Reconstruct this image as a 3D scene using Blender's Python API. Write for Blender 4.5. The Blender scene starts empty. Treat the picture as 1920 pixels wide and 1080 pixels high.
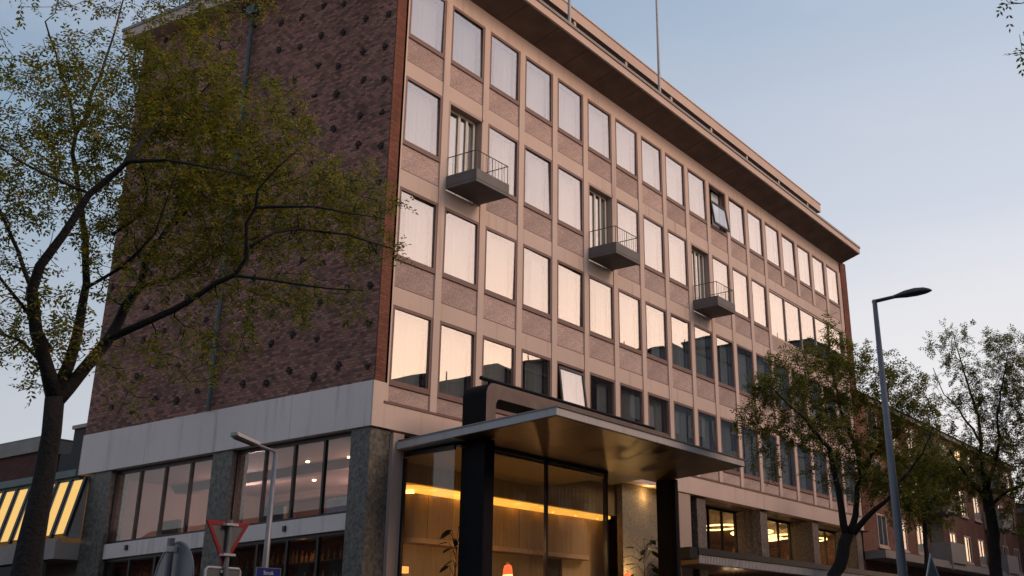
import bpy, math, random
import numpy as np
from mathutils import Vector, Matrix
R = math.radians
sc = bpy.context.scene
col = sc.collection

# ---------------------------------------------------------------- camera
cam_d = bpy.data.cameras.new('camera')
cam = bpy.data.objects.new('camera', cam_d)
col.objects.link(cam)
_r = Vector((0.471256, -0.880911, -0.043741)); _u = Vector((-0.308055, -0.210863, 0.927706)); _f = Vector((0.826450, 0.423713, 0.370739))
m = Matrix((_r, _u, -_f)).transposed().to_4x4()
m.translation = Vector((-20.2559, -18.7454, 1.6))
cam.matrix_world = m
cam_d.sensor_width = 36.0
cam_d.lens = 2181.93 / 1920 * 36.0
cam_d.shift_x = (960 - 1315.69) / 1920
cam_d.shift_y = (383.39 - 540) / 1920
cam_d.clip_end = 2000
cam_d.clip_start = 0.1
sc.camera = cam
sc.cycles.use_denoising = True
sc.cycles.max_bounces = 8
sc.cycles.transparent_max_bounces = 16
sc.cycles.caustics_reflective = False
sc.cycles.caustics_refractive = False
sc.cycles.sample_clamp_indirect = 4

# ---------------------------------------------------------------- dusk sky, glow of the sunset down the street
SUN_AZ = 130.0      # degrees clockwise from +Y
SUN_EL = 3.0
sc.view_settings.view_transform = 'Standard'
sc.view_settings.look = 'None'
sc.view_settings.exposure = 0.32
sc.view_settings.gamma = 1.0
w = bpy.data.worlds.new('World'); sc.world = w; w.use_nodes = True
nt = w.node_tree; nt.nodes.clear()
out = nt.nodes.new('ShaderNodeOutputWorld'); bg = nt.nodes.new('ShaderNodeBackground')
sky = nt.nodes.new('ShaderNodeTexSky'); sky.sky_type = 'NISHITA'; sky.sun_disc = False
sky.sun_elevation = R(SUN_EL); sky.sun_rotation = R(SUN_AZ); sky.air_density = 1.0; sky.dust_density = 1.0; sky.ozone_density = 1.5
def wm(op, a, b=None, c=None):
    n = nt.nodes.new('ShaderNodeMath'); n.operation = op
    for k, v in enumerate((a, b, c)):
        if v is None: continue
        if isinstance(v, (int, float)): n.inputs[k].default_value = v
        else: nt.links.new(v, n.inputs[k])
    return n.outputs[0]
def wmix(fac, a, b, mode='MIX'):
    n = nt.nodes.new('ShaderNodeMix'); n.data_type = 'RGBA'; n.blend_type = mode
    for k, v in ((0, fac), (6, a), (7, b)):
        if isinstance(v, (int, float)): n.inputs[k].default_value = v
        elif isinstance(v, tuple): n.inputs[k].default_value = (*v, 1)
        else: nt.links.new(v, n.inputs[k])
    return n.outputs[2]
def wramp(fac, stops):
    n = nt.nodes.new('ShaderNodeValToRGB'); cr = n.color_ramp
    while len(cr.elements) < len(stops): cr.elements.new(0.5)
    for e, (p, c) in zip(cr.elements, stops): e.position = p; e.color = (*c, 1)
    nt.links.new(fac, n.inputs[0]); return n.outputs[0]
tc = nt.nodes.new('ShaderNodeTexCoord'); sep = nt.nodes.new('ShaderNodeSeparateXYZ')
nt.links.new(tc.outputs['Generated'], sep.inputs[0])
dot = nt.nodes.new('ShaderNodeVectorMath'); dot.operation = 'DOT_PRODUCT'
nt.links.new(tc.outputs['Generated'], dot.inputs[0])
dot.inputs[1].default_value = (math.sin(R(SUN_AZ)), math.cos(R(SUN_AZ)), 0)
# thin high haze: height ramps for the side away from the sunset and for the sunset side
away = wramp(sep.outputs[2], [(0.0, (0.54, 0.50, 0.53)), (0.19, (0.43, 0.44, 0.49)), (0.37, (0.24, 0.32, 0.41)), (0.5, (0.165, 0.255, 0.37)), (0.85, (0.15, 0.23, 0.36))])
glow = wramp(sep.outputs[2], [(0.0, (2.2, 1.10, 0.60)), (0.14, (1.60, 1.08, 0.72)), (0.25, (1.42, 0.98, 0.76)), (0.35, (1.10, 0.82, 0.73)), (0.45, (0.80, 0.63, 0.62)), (0.55, (0.60, 0.48, 0.51)), (0.9, (0.34, 0.36, 0.45))])
side = wm('POWER', wm('MAXIMUM', dot.outputs['Value'], 0.0), 1.9)
side = wm('MINIMUM', side, 1.0)
mid = wramp(sep.outputs[2], [(0.0, (0.80, 0.72, 0.72)), (0.17, (0.71, 0.665, 0.67)), (0.27, (0.63, 0.615, 0.635)), (0.36, (0.51, 0.53, 0.60)), (0.44, (0.46, 0.49, 0.57)), (0.55, (0.32, 0.40, 0.51)), (0.85, (0.20, 0.27, 0.40))])
def ss(lo, hi):
    n = nt.nodes.new('ShaderNodeMapRange'); n.interpolation_type = 'SMOOTHSTEP'; n.inputs[1].default_value = lo; n.inputs[2].default_value = hi
    nt.links.new(dot.outputs['Value'], n.inputs[0]); return n.outputs[0]
haze_col = wmix(ss(0.70, 0.95), wmix(ss(-0.25, 0.60), away, mid), glow)
# faint streaks of cloud
mp = nt.nodes.new('ShaderNodeMapping'); mp.inputs['Scale'].default_value = (1.2, 1.2, 5.0)
nt.links.new(tc.outputs['Generated'], mp.inputs[0])
nz = nt.nodes.new('ShaderNodeTexNoise'); nz.inputs['Scale'].default_value = 1.6; nz.inputs['Detail'].default_value = 5; nz.inputs['Roughness'].default_value = 0.55
nt.links.new(mp.outputs[0], nz.inputs['Vector'])
cl = wm('MULTIPLY', wm('SMOOTH_MAX', wm('MULTIPLY_ADD', nz.outputs[0], 2.8, -1.3), 0.0, 0.1), 0.30)
haze_col = wmix(cl, haze_col, (0.80, 0.72, 0.74))
bgsky = nt.nodes.new('ShaderNodeBackground'); bgsky.inputs[1].default_value = 0.05
nt.links.new(sky.outputs[0], bgsky.inputs[0])
nt.links.new(haze_col, bg.inputs[0]); bg.inputs[1].default_value = 0.92
add = nt.nodes.new('ShaderNodeAddShader')
nt.links.new(bg.outputs[0], add.inputs[0]); nt.links.new(bgsky.outputs[0], add.inputs[1])
nt.links.new(add.outputs[0], out.inputs[0])

# the last direct light: very soft, warm, from down the street
sd = bpy.data.lights.new('sun', 'SUN'); sd.energy = 1.25; sd.angle = R(24); sd.color = (1.0, 0.68, 0.47)
so = bpy.data.objects.new('sun', sd); col.objects.link(so)
_az = R(164.0); _el = R(30.0)
sdir = Vector((math.sin(_az) * math.cos(_el), math.cos(_az) * math.cos(_el), math.sin(_el)))
so.rotation_euler = sdir.to_track_quat('Z', 'Y').to_euler(); so.location = sdir * 60 + Vector((10, -10, 0))

# ---------------------------------------------------------------- mesh helpers
class MB:
    def __init__(s): s.v = []; s.f = []
    def box(s, x0, x1, y0, y1, z0, z1):
        b = len(s.v)
        s.v += [(x0,y0,z0),(x1,y0,z0),(x1,y1,z0),(x0,y1,z0),(x0,y0,z1),(x1,y0,z1),(x1,y1,z1),(x0,y1,z1)]
        s.f += [(b,b+3,b+2,b+1),(b+4,b+5,b+6,b+7),(b,b+1,b+5,b+4),(b+1,b+2,b+6,b+5),(b+2,b+3,b+7,b+6),(b+3,b,b+4,b+7)]
        return s
    def quad(s, a, b, c, d):
        k = len(s.v); s.v += [tuple(a), tuple(b), tuple(c), tuple(d)]; s.f.append((k,k+1,k+2,k+3)); return s
    def prism(s, pts, ext):
        """closed solid: polygon pts extruded by the vector ext"""
        k = len(s.v); n = len(pts); e = Vector(ext)
        s.v += [tuple(p) for p in pts] + [tuple(Vector(p) + e) for p in pts]
        s.f.append(tuple(range(k, k+n))[::-1]); s.f.append(tuple(range(k+n, k+2*n)))
        for i in range(n):
            j = (i+1) % n; s.f.append((k+i, k+j, k+n+j, k+n+i))
        return s
    def tube(s, pts, rad, n=8, cap=True):
        P = [Vector(p) for p in pts]
        if not hasattr(rad, '__len__'): rad = [rad]*len(P)
        k0 = len(s.v); ref = None
        for i, p in enumerate(P):
            t = (P[min(i+1, len(P)-1)] - P[max(i-1, 0)])
            if t.length < 1e-9: t = Vector((0,0,1))
            t.normalize()
            if ref is None:
                ref = t.cross(Vector((0,0,1)) if abs(t.z) < .9 else Vector((1,0,0))).normalized()
            else:
                ref = (ref - t*ref.dot(t))
                if ref.length < 1e-6: ref = t.orthogonal()
                ref.normalize()
            b = t.cross(ref)
            for j in range(n):
                a = 2*math.pi*j/n
                s.v.append(tuple(p + (ref*math.cos(a) + b*math.sin(a))*rad[i]))
        for i in range(len(P)-1):
            for j in range(n):
                a = k0+i*n+j; b_ = k0+i*n+(j+1) % n
                s.f.append((a, b_, b_+n, a+n))
        if cap:
            s.f.append(tuple(range(k0, k0+n))[::-1]); s.f.append(tuple(range(k0+(len(P)-1)*n, k0+len(P)*n)))
        return s
    def mark(s): s.cut = len(s.f); return s
    def build(s, name, mat, parent=None, smooth=False, loc=(0,0,0), bevel=0):
        me = bpy.data.meshes.new(name); me.from_pydata(s.v, [], s.f); me.update()
        if smooth: me.shade_smooth()
        for mm in (mat if isinstance(mat, (list, tuple)) else [mat]): me.materials.append(mm)
        if hasattr(s, 'cut'):
            for i in range(s.cut, len(s.f)): me.polygons[i].material_index = 1
        o = bpy.data.objects.new(name, me); col.objects.link(o)
        o.location = loc
        if parent is not None: o.parent = parent
        if bevel:
            b = o.modifiers.new('edge', 'BEVEL'); b.width = bevel; b.segments = 1; b.limit_method = 'ANGLE'
        return o
def thing(name, label, cat, loc=(0,0,0), group=None):
    o = bpy.data.objects.new(name, None); col.objects.link(o); o.location = loc
    o['label'] = label; o['category'] = cat
    if group: o['group'] = group
    return o
def tag(o, label=None, cat=None, group=None, kind=None):
    if label: o['label'] = label
    if cat: o['category'] = cat
    if group: o['group'] = group
    if kind: o['kind'] = kind
    return o
def copy_tree(o, parent=None, loc=None):
    c = o.copy(); col.objects.link(c); c.parent = parent
    if loc is not None: c.location = loc
    for ch in list(o.children): copy_tree(ch, c)
    return c

# ---------------------------------------------------------------- materials
def newmat(name):
    m = bpy.data.materials.new(name); m.use_nodes = True; n = m.node_tree
    return m, n, n.nodes['Principled BSDF']
def plain(name, c, rough=.6, metal=0, var=.12, scale=6, bump=0, bscale=60, spec=.5, streak=False):
    m, n, b = newmat(name)
    t = n.nodes.new('ShaderNodeTexCoord'); z = n.nodes.new('ShaderNodeTexNoise'); z.inputs['Scale'].default_value = scale; z.inputs['Detail'].default_value = 6
    if streak:
        mp = n.nodes.new('ShaderNodeMapping'); mp.inputs['Scale'].default_value = (1, 1, .12); n.links.new(t.outputs['Object'], mp.inputs[0]); n.links.new(mp.outputs[0], z.inputs['Vector'])
    else: n.links.new(t.outputs['Object'], z.inputs['Vector'])
    r = n.nodes.new('ShaderNodeValToRGB'); r.color_ramp.elements[0].position = .3; r.color_ramp.elements[1].position = .7
    r.color_ramp.elements[0].color = (*[x*(1-var) for x in c], 1); r.color_ramp.elements[1].color = (*[min(1, x*(1+var)) for x in c], 1)
    n.links.new(z.outputs[0], r.inputs[0]); n.links.new(r.outputs[0], b.inputs['Base Color'])
    b.inputs['Roughness'].default_value = rough; b.inputs['Metallic'].default_value = metal; b.inputs['Specular IOR Level'].default_value = spec
    if bump:
        z2 = n.nodes.new('ShaderNodeTexNoise'); z2.inputs['Scale'].default_value = bscale; n.links.new(t.outputs['Object'], z2.inputs['Vector'])
        bp = n.nodes.new('ShaderNodeBump'); bp.inputs['Strength'].default_value = bump; bp.inputs['Distance'].default_value = .02
        n.links.new(z2.outputs[0], bp.inputs['Height']); n.links.new(bp.outputs[0], b.inputs['Normal'])
    return m
def pebble(name, c, c2, scale=38):
    m, n, b = newmat(name)
    t = n.nodes.new('ShaderNodeTexCoord'); v = n.nodes.new('ShaderNodeTexVoronoi'); v.inputs['Scale'].default_value = scale
    n.links.new(t.outputs['Object'], v.inputs['Vector'])
    z = n.nodes.new('ShaderNodeTexNoise'); z.inputs['Scale'].default_value = 1.3; z.inputs['Detail'].default_value = 5; n.links.new(t.outputs['Object'], z.inputs['Vector'])
    sp = n.nodes.new('ShaderNodeSeparateColor'); n.links.new(v.outputs['Color'], sp.inputs[0])
    mx = n.nodes.new('ShaderNodeMix'); mx.data_type = 'RGBA'; n.links.new(sp.outputs[0], mx.inputs[0])
    mx.inputs[6].default_value = (*c, 1); mx.inputs[7].default_value = (*c2, 1)
    mu = n.nodes.new('ShaderNodeMix'); mu.data_type = 'RGBA'; mu.blend_type = 'MULTIPLY'; mu.inputs[0].default_value = .5
    oi = n.nodes.new('ShaderNodeObjectInfo'); orr = n.nodes.new('ShaderNodeMapRange'); orr.inputs[3].default_value = .84; orr.inputs[4].default_value = 1.12; n.links.new(oi.outputs['Random'], orr.inputs[0])
    vs = n.nodes.new('ShaderNodeVectorMath'); vs.operation = 'SCALE'; n.links.new(mx.outputs[2], vs.inputs[0]); n.links.new(orr.outputs[0], vs.inputs['Scale'])
    n.links.new(vs.outputs[0], mu.inputs[6]); n.links.new(z.outputs[0], mu.inputs[7]); n.links.new(mu.outputs[2], b.inputs['Base Color'])
    bp = n.nodes.new('ShaderNodeBump'); bp.inputs['Strength'].default_value = .6; bp.inputs['Distance'].default_value = .02
    n.links.new(v.outputs['Distance'], bp.inputs['Height']); n.links.new(bp.outputs[0], b.inputs['Normal'])
    b.inputs['Roughness'].default_value = .85
    return m
def brick(name, c1, c2, mortar, axis='yz', bw=.22, bh=.068, patch=.5):
    m, n, b = newmat(name)
    t = n.nodes.new('ShaderNodeTexCoord'); s = n.nodes.new('ShaderNodeSeparateXYZ'); cb = n.nodes.new('ShaderNodeCombineXYZ')
    n.links.new(t.outputs['Object'], s.inputs[0])
    n.links.new(s.outputs['XYZ'.index(axis[0].upper())], cb.inputs[0]); n.links.new(s.outputs['XYZ'.index(axis[1].upper())], cb.inputs[1])
    k = n.nodes.new('ShaderNodeTexBrick'); k.inputs['Scale'].default_value = 1; k.inputs['Brick Width'].default_value = bw; k.inputs['Row Height'].default_value = bh
    k.inputs['Mortar Size'].default_value = .009; k.inputs['Mortar Smooth'].default_value = .3; k.inputs['Bias'].default_value = -.1
    k.inputs['Color1'].default_value = (*c1, 1); k.inputs['Color2'].default_value = (*c2, 1); k.inputs['Mortar'].default_value = (*mortar, 1)
    n.links.new(cb.outputs[0], k.inputs['Vector'])
    z = n.nodes.new('ShaderNodeTexNoise'); z.inputs['Scale'].default_value = .8; z.inputs['Detail'].default_value = 7; z.inputs['Roughness'].default_value = .7; n.links.new(t.outputs['Object'], z.inputs['Vector'])
    rm = n.nodes.new('ShaderNodeMapRange'); rm.inputs[1].default_value = .3; rm.inputs[2].default_value = .7; rm.inputs[3].default_value = 1-patch*.6; rm.inputs[4].default_value = 1+patch*.4
    n.links.new(z.outputs[0], rm.inputs[0])
    mu = n.nodes.new('ShaderNodeVectorMath'); mu.operation = 'SCALE'; n.links.new(k.outputs['Color'], mu.inputs[0]); n.links.new(rm.outputs[0], mu.inputs['Scale'])
    n.links.new(mu.outputs[0], b.inputs['Base Color'])
    z3 = n.nodes.new('ShaderNodeTexNoise'); z3.inputs['Scale'].default_value = 14; z3.inputs['Detail'].default_value = 3; n.links.new(t.outputs['Object'], z3.inputs['Vector'])
    ad = n.nodes.new('ShaderNodeMath'); ad.operation = 'SUBTRACT'; n.links.new(z3.outputs[0], ad.inputs[0]); n.links.new(k.outputs['Fac'], ad.inputs[1])
    bp = n.nodes.new('ShaderNodeBump'); bp.inputs['Strength'].default_value = .9; bp.inputs['Distance'].default_value = .03
    n.links.new(ad.outputs[0], bp.inputs['Height']); n.links.new(bp.outputs[0], b.inputs['Normal'])
    b.inputs['Roughness'].default_value = .85; b.inputs['Specular IOR Level'].default_value = .25
    return m
def glass(name, tint=(1,1,1), refl=.5, rtint=(1,1,1), rough=0.0, wave=0.0):
    """a flat pane: what lies behind shows through, the sky mirrors in it, more at a glancing angle"""
    m, n, b = newmat(name); n.nodes.remove(b)
    o = n.nodes['Material Output']; tr = n.nodes.new('ShaderNodeBsdfTransparent'); tr.inputs[0].default_value = (*tint, 1)
    g = n.nodes.new('ShaderNodeBsdfGlossy'); g.inputs[0].default_value = (*rtint, 1); g.inputs['Roughness'].default_value = rough
    lw = n.nodes.new('ShaderNodeLayerWeight'); lw.inputs[0].default_value = .5
    pw = n.nodes.new('ShaderNodeMath'); pw.operation = 'POWER'; n.links.new(lw.outputs['Facing'], pw.inputs[0]); pw.inputs[1].default_value = 4.0
    mr = n.nodes.new('ShaderNodeMapRange'); mr.inputs[1].default_value = 0; mr.inputs[2].default_value = 1; mr.inputs[3].default_value = refl; mr.inputs[4].default_value = 1
    n.links.new(pw.outputs[0], mr.inputs[0])
    mx = n.nodes.new('ShaderNodeMixShader'); n.links.new(mr.outputs[0], mx.inputs[0]); n.links.new(tr.outputs[0], mx.inputs[1]); n.links.new(g.outputs[0], mx.inputs[2])
    n.links.new(mx.outputs[0], o.inputs[0])
    if wave:
        t = n.nodes.new('ShaderNodeTexCoord'); z = n.nodes.new('ShaderNodeTexNoise'); z.inputs['Scale'].default_value = .9; z.inputs['Detail'].default_value = 1
        gm = n.nodes.new('ShaderNodeNewGeometry'); n.links.new(gm.outputs['Position'], z.inputs['Vector'])
        bp = n.nodes.new('ShaderNodeBump'); bp.inputs['Strength'].default_value = wave; bp.inputs['Distance'].default_value = .05
        n.links.new(z.outputs[0], bp.inputs['Height']); n.links.new(bp.outputs[0], g.inputs['Normal'])
    return m
def emit(name, c, s):
    m, n, b = newmat(name); b.inputs['Base Color'].default_value = (*c, 1); b.inputs['Emission Color'].default_value = (*c, 1); b.inputs['Emission Strength'].default_value = s
    return m
def leafmat(name, cols, trans=.35):
    m, n, b = newmat(name)
    gm = n.nodes.new('ShaderNodeNewGeometry'); r = n.nodes.new('ShaderNodeValToRGB')
    while len(r.color_ramp.elements) < len(cols): r.color_ramp.elements.new(.5)
    for e, (p, c) in zip(r.color_ramp.elements, cols): e.position = p; e.color = (*c, 1)
    n.links.new(gm.outputs['Random Per Island'], r.inputs[0]); n.links.new(r.outputs[0], b.inputs['Base Color'])
    b.inputs['Roughness'].default_value = .6; b.inputs['Specular IOR Level'].default_value = .25
    tl = n.nodes.new('ShaderNodeBsdfTranslucent'); n.links.new(r.outputs[0], tl.inputs[0])
    mx = n.nodes.new('ShaderNodeMixShader'); mx.inputs[0].default_value = trans
    n.links.new(b.outputs[0], mx.inputs[1]); n.links.new(tl.outputs[0], mx.inputs[2]); n.links.new(mx.outputs[0], n.nodes['Material Output'].inputs[0])
    return m

M = {}
M['precast'] = plain('precast concrete', (.56, .41, .36), .75, var=.10, scale=1.2, bump=.15, streak=True)
def weathered(name, c, rough, joint=None):
    m, n, b = newmat(name); t = n.nodes.new('ShaderNodeTexCoord')
    def noise(scale, sx, sz, det=5):
        mp = n.nodes.new('ShaderNodeMapping'); mp.inputs['Scale'].default_value = (sx, sx, sz); n.links.new(t.outputs['Object'], mp.inputs[0])
        z = n.nodes.new('ShaderNodeTexNoise'); z.inputs['Scale'].default_value = scale; z.inputs['Detail'].default_value = det; n.links.new(mp.outputs[0], z.inputs['Vector']); return z.outputs[0]
    def ma(op, a, b_, c_=None):
        k = n.nodes.new('ShaderNodeMath'); k.operation = op
        for i, v in enumerate((a, b_, c_)):
            if v is None: continue
            if isinstance(v, (int, float)): k.inputs[i].default_value = v
            else: n.links.new(v, k.inputs[i])
        return k.outputs[0]
    st = ma('MULTIPLY', ma('MAXIMUM', ma('SUBTRACT', noise(1.6, 2.4, .18), .56), 0), 1.3)
    big = ma('MULTIPLY_ADD', noise(.45, 1, 1, 3), .30, .85)
    fine = ma('MULTIPLY_ADD', noise(22, 1, 1, 3), .14, .93)
    v = ma('MULTIPLY', ma('MULTIPLY', big, fine), ma('SUBTRACT', 1.0, st))
    if joint:
        sp = n.nodes.new('ShaderNodeSeparateXYZ'); n.links.new(t.outputs['Object'], sp.inputs[0])
        fr = ma('FRACT', ma('DIVIDE', sp.outputs[joint[0]], joint[1]), 0); v = ma('MULTIPLY', v, ma('MULTIPLY_ADD', ma('LESS_THAN', fr, .012/joint[1]), -.45, 1.0))
    sc_ = n.nodes.new('ShaderNodeVectorMath'); sc_.operation = 'SCALE'; sc_.inputs[0].default_value = c; n.links.new(v, sc_.inputs['Scale']); n.links.new(sc_.outputs[0], b.inputs['Base Color'])
    b.inputs['Roughness'].default_value = rough; b.inputs['Specular IOR Level'].default_value = .35
    bp = n.nodes.new('ShaderNodeBump'); bp.inputs['Strength'].default_value = .15; bp.inputs['Distance'].default_value = .01; n.links.new(noise(50, 1, 1, 2), bp.inputs['Height']); n.links.new(bp.outputs[0], b.inputs['Normal'])
    return m
M['precast'] = weathered('weathered precast concrete', (.60, .455, .385), .75)
M['render_white'] = weathered('painted band', (.72, .60, .55), .7, (1, 2.52))
M['render_unused'] = plain('painted concrete', (.50, .44, .43), .7, var=.05, scale=.8, bump=.05, streak=True)
M['pebble'] = pebble('pebble dash', (.74, .54, .48), (.46, .325, .285))
M['brick_side'] = brick('dark relief brickwork', (.40, .185, .135), (.10, .044, .036), (.17, .105, .085), 'yz', .15, .072)
M['brick_edge'] = brick('red edge brickwork', (.24, .085, .05), (.16, .055, .035), (.13, .07, .055), 'xz')
M['relief'] = plain('burnt header bricks', (.020, .010, .010), .8, var=.4)
M['frame_brown'] = plain('brown window frame', (.16, .082, .066), .45, var=.1, scale=3)
M['frame_white'] = plain('white door frame', (.55, .50, .42), .4, var=.05)
M['frame_black'] = plain('black steel', (.014, .011, .012), .4, var=.1)
M['pane'] = glass('coated window glass', (.9, .92, .92), .33, (1, .98, .97), wave=.03)
M['pane_clear'] = glass('clear window glass', (.92, .92, .92), .04, (1, 1, 1), wave=.006)
M['curtain'] = plain('sheer curtain', (.78, .77, .75), .9, var=.04, scale=30)
M['room_dark'] = plain('unlit room wall', (.03, .028, .028), .8)
M['soffit'] = plain('boarded soffit', (.15, .10, .075), .7, var=.25, scale=1.5, bump=.2)
M['roof_edge'] = plain('roof edge', (.52, .38, .31), .6, var=.07, scale=1)
M['metal_cap'] = plain('zinc capping', (.20, .18, .17), .4, metal=.6, var=.1)
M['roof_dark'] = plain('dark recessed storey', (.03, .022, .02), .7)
M['balcony'] = plain('balcony concrete', (.15, .135, .13), .75, var=.1, scale=2, bump=.15)
M['rail'] = plain('painted railing steel', (.10, .085, .08), .45, metal=.3)
M['marble'] = plain('green grey stone cladding', (.095, .084, .070), .5, var=.6, scale=13, bump=.2, bscale=20)
M['marble_pink'] = plain('speckled stone cladding', (.13, .10, .085), .6, var=.6, scale=14, bump=.2, bscale=25)
M['stone_wall'] = pebble('washed aggregate stone', (.34, .28, .20), (.20, .165, .12), 26)
M['pier'] = weathered('pinkish stone pier', (.42, .31, .26), .7)
M['canopy_edge'] = weathered('canopy aluminium edge', (.46, .42, .41), .5, (0, 1.52))
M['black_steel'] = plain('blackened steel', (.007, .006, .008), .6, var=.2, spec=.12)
M['arch_front'] = plain('bronze arch face', (.13, .085, .068), .45, var=.2, scale=3)
M['arch'] = plain('bronze arch steel', (.045, .032, .028), .38, var=.2, scale=3, spec=.6)
def woodmat(name, c1, c2, rough, coat=0, sc_=(1, 14, 14), metal=0):
    m, n, b = newmat(name)
    t = n.nodes.new('ShaderNodeTexCoord'); mp = n.nodes.new('ShaderNodeMapping'); mp.inputs['Scale'].default_value = sc_
    n.links.new(t.outputs['Object'], mp.inputs[0]); z = n.nodes.new('ShaderNodeTexNoise'); z.inputs['Scale'].default_value = 1.2; z.inputs['Detail'].default_value = 8; n.links.new(mp.outputs[0], z.inputs['Vector'])
    r = n.nodes.new('ShaderNodeValToRGB'); r.color_ramp.elements[0].position = .3; r.color_ramp.elements[1].position = .7
    r.color_ramp.elements[0].color = (*c1, 1); r.color_ramp.elements[1].color = (*c2, 1)
    n.links.new(z.outputs[0], r.inputs[0]); n.links.new(r.outputs[0], b.inputs['Base Color'])
    b.inputs['Roughness'].default_value = rough; b.inputs['Coat Weight'].default_value = coat; b.inputs['Coat Roughness'].default_value = .1; b.inputs['Metallic'].default_value = metal
    return m
M['canopy_soffit'] = woodmat('brushed bronze soffit', (.075, .042, .016), (.14, .08, .03), .40, 0, (1, 14, 14), .7)
M['plywood'] = woodmat('birch panelling', (.36, .24, .12), (.48, .33, .17), .5, 0, (12, 12, 1))
M['slat'] = woodmat('olive timber slats', (.16, .11, .04), (.24, .17, .07), .6, 0, (18, 18, .6))
M['cove'] = emit('cove lighting', (1.0, .50, .075), 1.0)
M['bulb'] = emit('warm lamp', (1.0, .72, .38), 9)
M['ring'] = emit('ring lamp', (1.0, .76, .30), 3.0)
M['red_lamp'] = emit('red lamp shade', (1.0, .10, .03), 1.6)
M['amber'] = emit('amber shade', (1.0, .60, .20), 2.6)
M['yellow_glass'] = emit('lit yellow blinds', (.95, .55, .14), .62)
M['zinc'] = plain('weathered zinc', (.10, .14, .14), .5, var=.2, scale=2)
M['beige'] = plain('beige concrete', (.30, .25, .22), .75, var=.12, scale=2)
M['brick_far'] = brick('red brown brickwork', (.28, .12, .075), (.19, .085, .058), (.18, .11, .09), 'xz')
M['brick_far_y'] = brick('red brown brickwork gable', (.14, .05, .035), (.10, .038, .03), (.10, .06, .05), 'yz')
M['tile'] = plain('dark roof tiles', (.07, .04, .04), .7, var=.3, scale=8)
M['bark'] = plain('dark bark', (.015, .011, .010), .9, var=.45, scale=18, bump=.9, bscale=30)
M['galv'] = plain('galvanised steel', (.22, .21, .22), .5, metal=.5, var=.12)
M['lamp_dark'] = plain('dark lamp housing', (.065, .06, .062), .45, metal=.3)
M['pole_grey'] = plain('painted grey pole', (.17, .165, .18), .5, metal=.3, var=.1)
M['sign_back'] = plain('grey sign back', (.17, .18, .185), .45, metal=.3, var=.08)
M['sign_red'] = plain('red sign edge', (.32, .02, .022), .5)
M['sign_white'] = plain('white sign edge', (.55, .53, .52), .5)
M['sign_blue'] = plain('blue enamel', (.008, .02, .16), .35)
M['asphalt'] = plain('asphalt', (.05, .05, .052), .9, var=.2, scale=10, bump=.4)
M['paving'] = plain('grey paving', (.17, .16, .15), .85, var=.15, scale=4, bump=.3)
M['kerb'] = plain('kerb stone', (.25, .24, .23), .8)
M['paint'] = plain('road paint', (.6, .6, .58), .7)
M['interior_wall'] = plain('warm interior wall', (.30, .20, .165), .8, var=.08, scale=1)
M['interior_ceiling'] = plain('interior ceiling', (.38, .26, .22), .8, var=.05)
M['interior_floor'] = plain('interior floor', (.16, .10, .07), .5)
M['book'] = plain('coloured spines', (.22, .12, .05), .7, var=.7, scale=14)
M['leaf_left'] = leafmat('autumn leaflets', [(0, (.09, .12, .016)), (.4, (.20, .22, .028)), (.75, (.32, .29, .030)), (1, (.44, .22, .024))], .5)
M['leaf_right'] = leafmat('dark green leaflets', [(0, (.065, .085, .018)), (.5, (.15, .17, .028)), (.85, (.26, .22, .028)), (1, (.38, .23, .028))], .45)
M['leaf_plant'] = leafmat('glossy house plant leaves', [(0, (.012, .022, .012)), (1, (.03, .05, .022))], .1)
M['pot'] = plain('clay pot', (.12, .07, .05), .7)
M['white_cloth'] = plain('pale upholstery', (.45, .40, .42), .8)
M['flag'] = plain('dark flag cloth', (.02, .02, .03), .9)
M['flag2'] = M['flag']
M['blinds_blue'] = plain('opposite facade render', (.10, .115, .13), .8, var=.15, scale=.6)
M['opp_brick'] = brick('opposite brickwork', (.085, .05, .045), (.06, .038, .036), (.07, .05, .05), 'xz')
M['opp_glass'] = plain('opposite window glass', (.02, .025, .03), .1)
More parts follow.
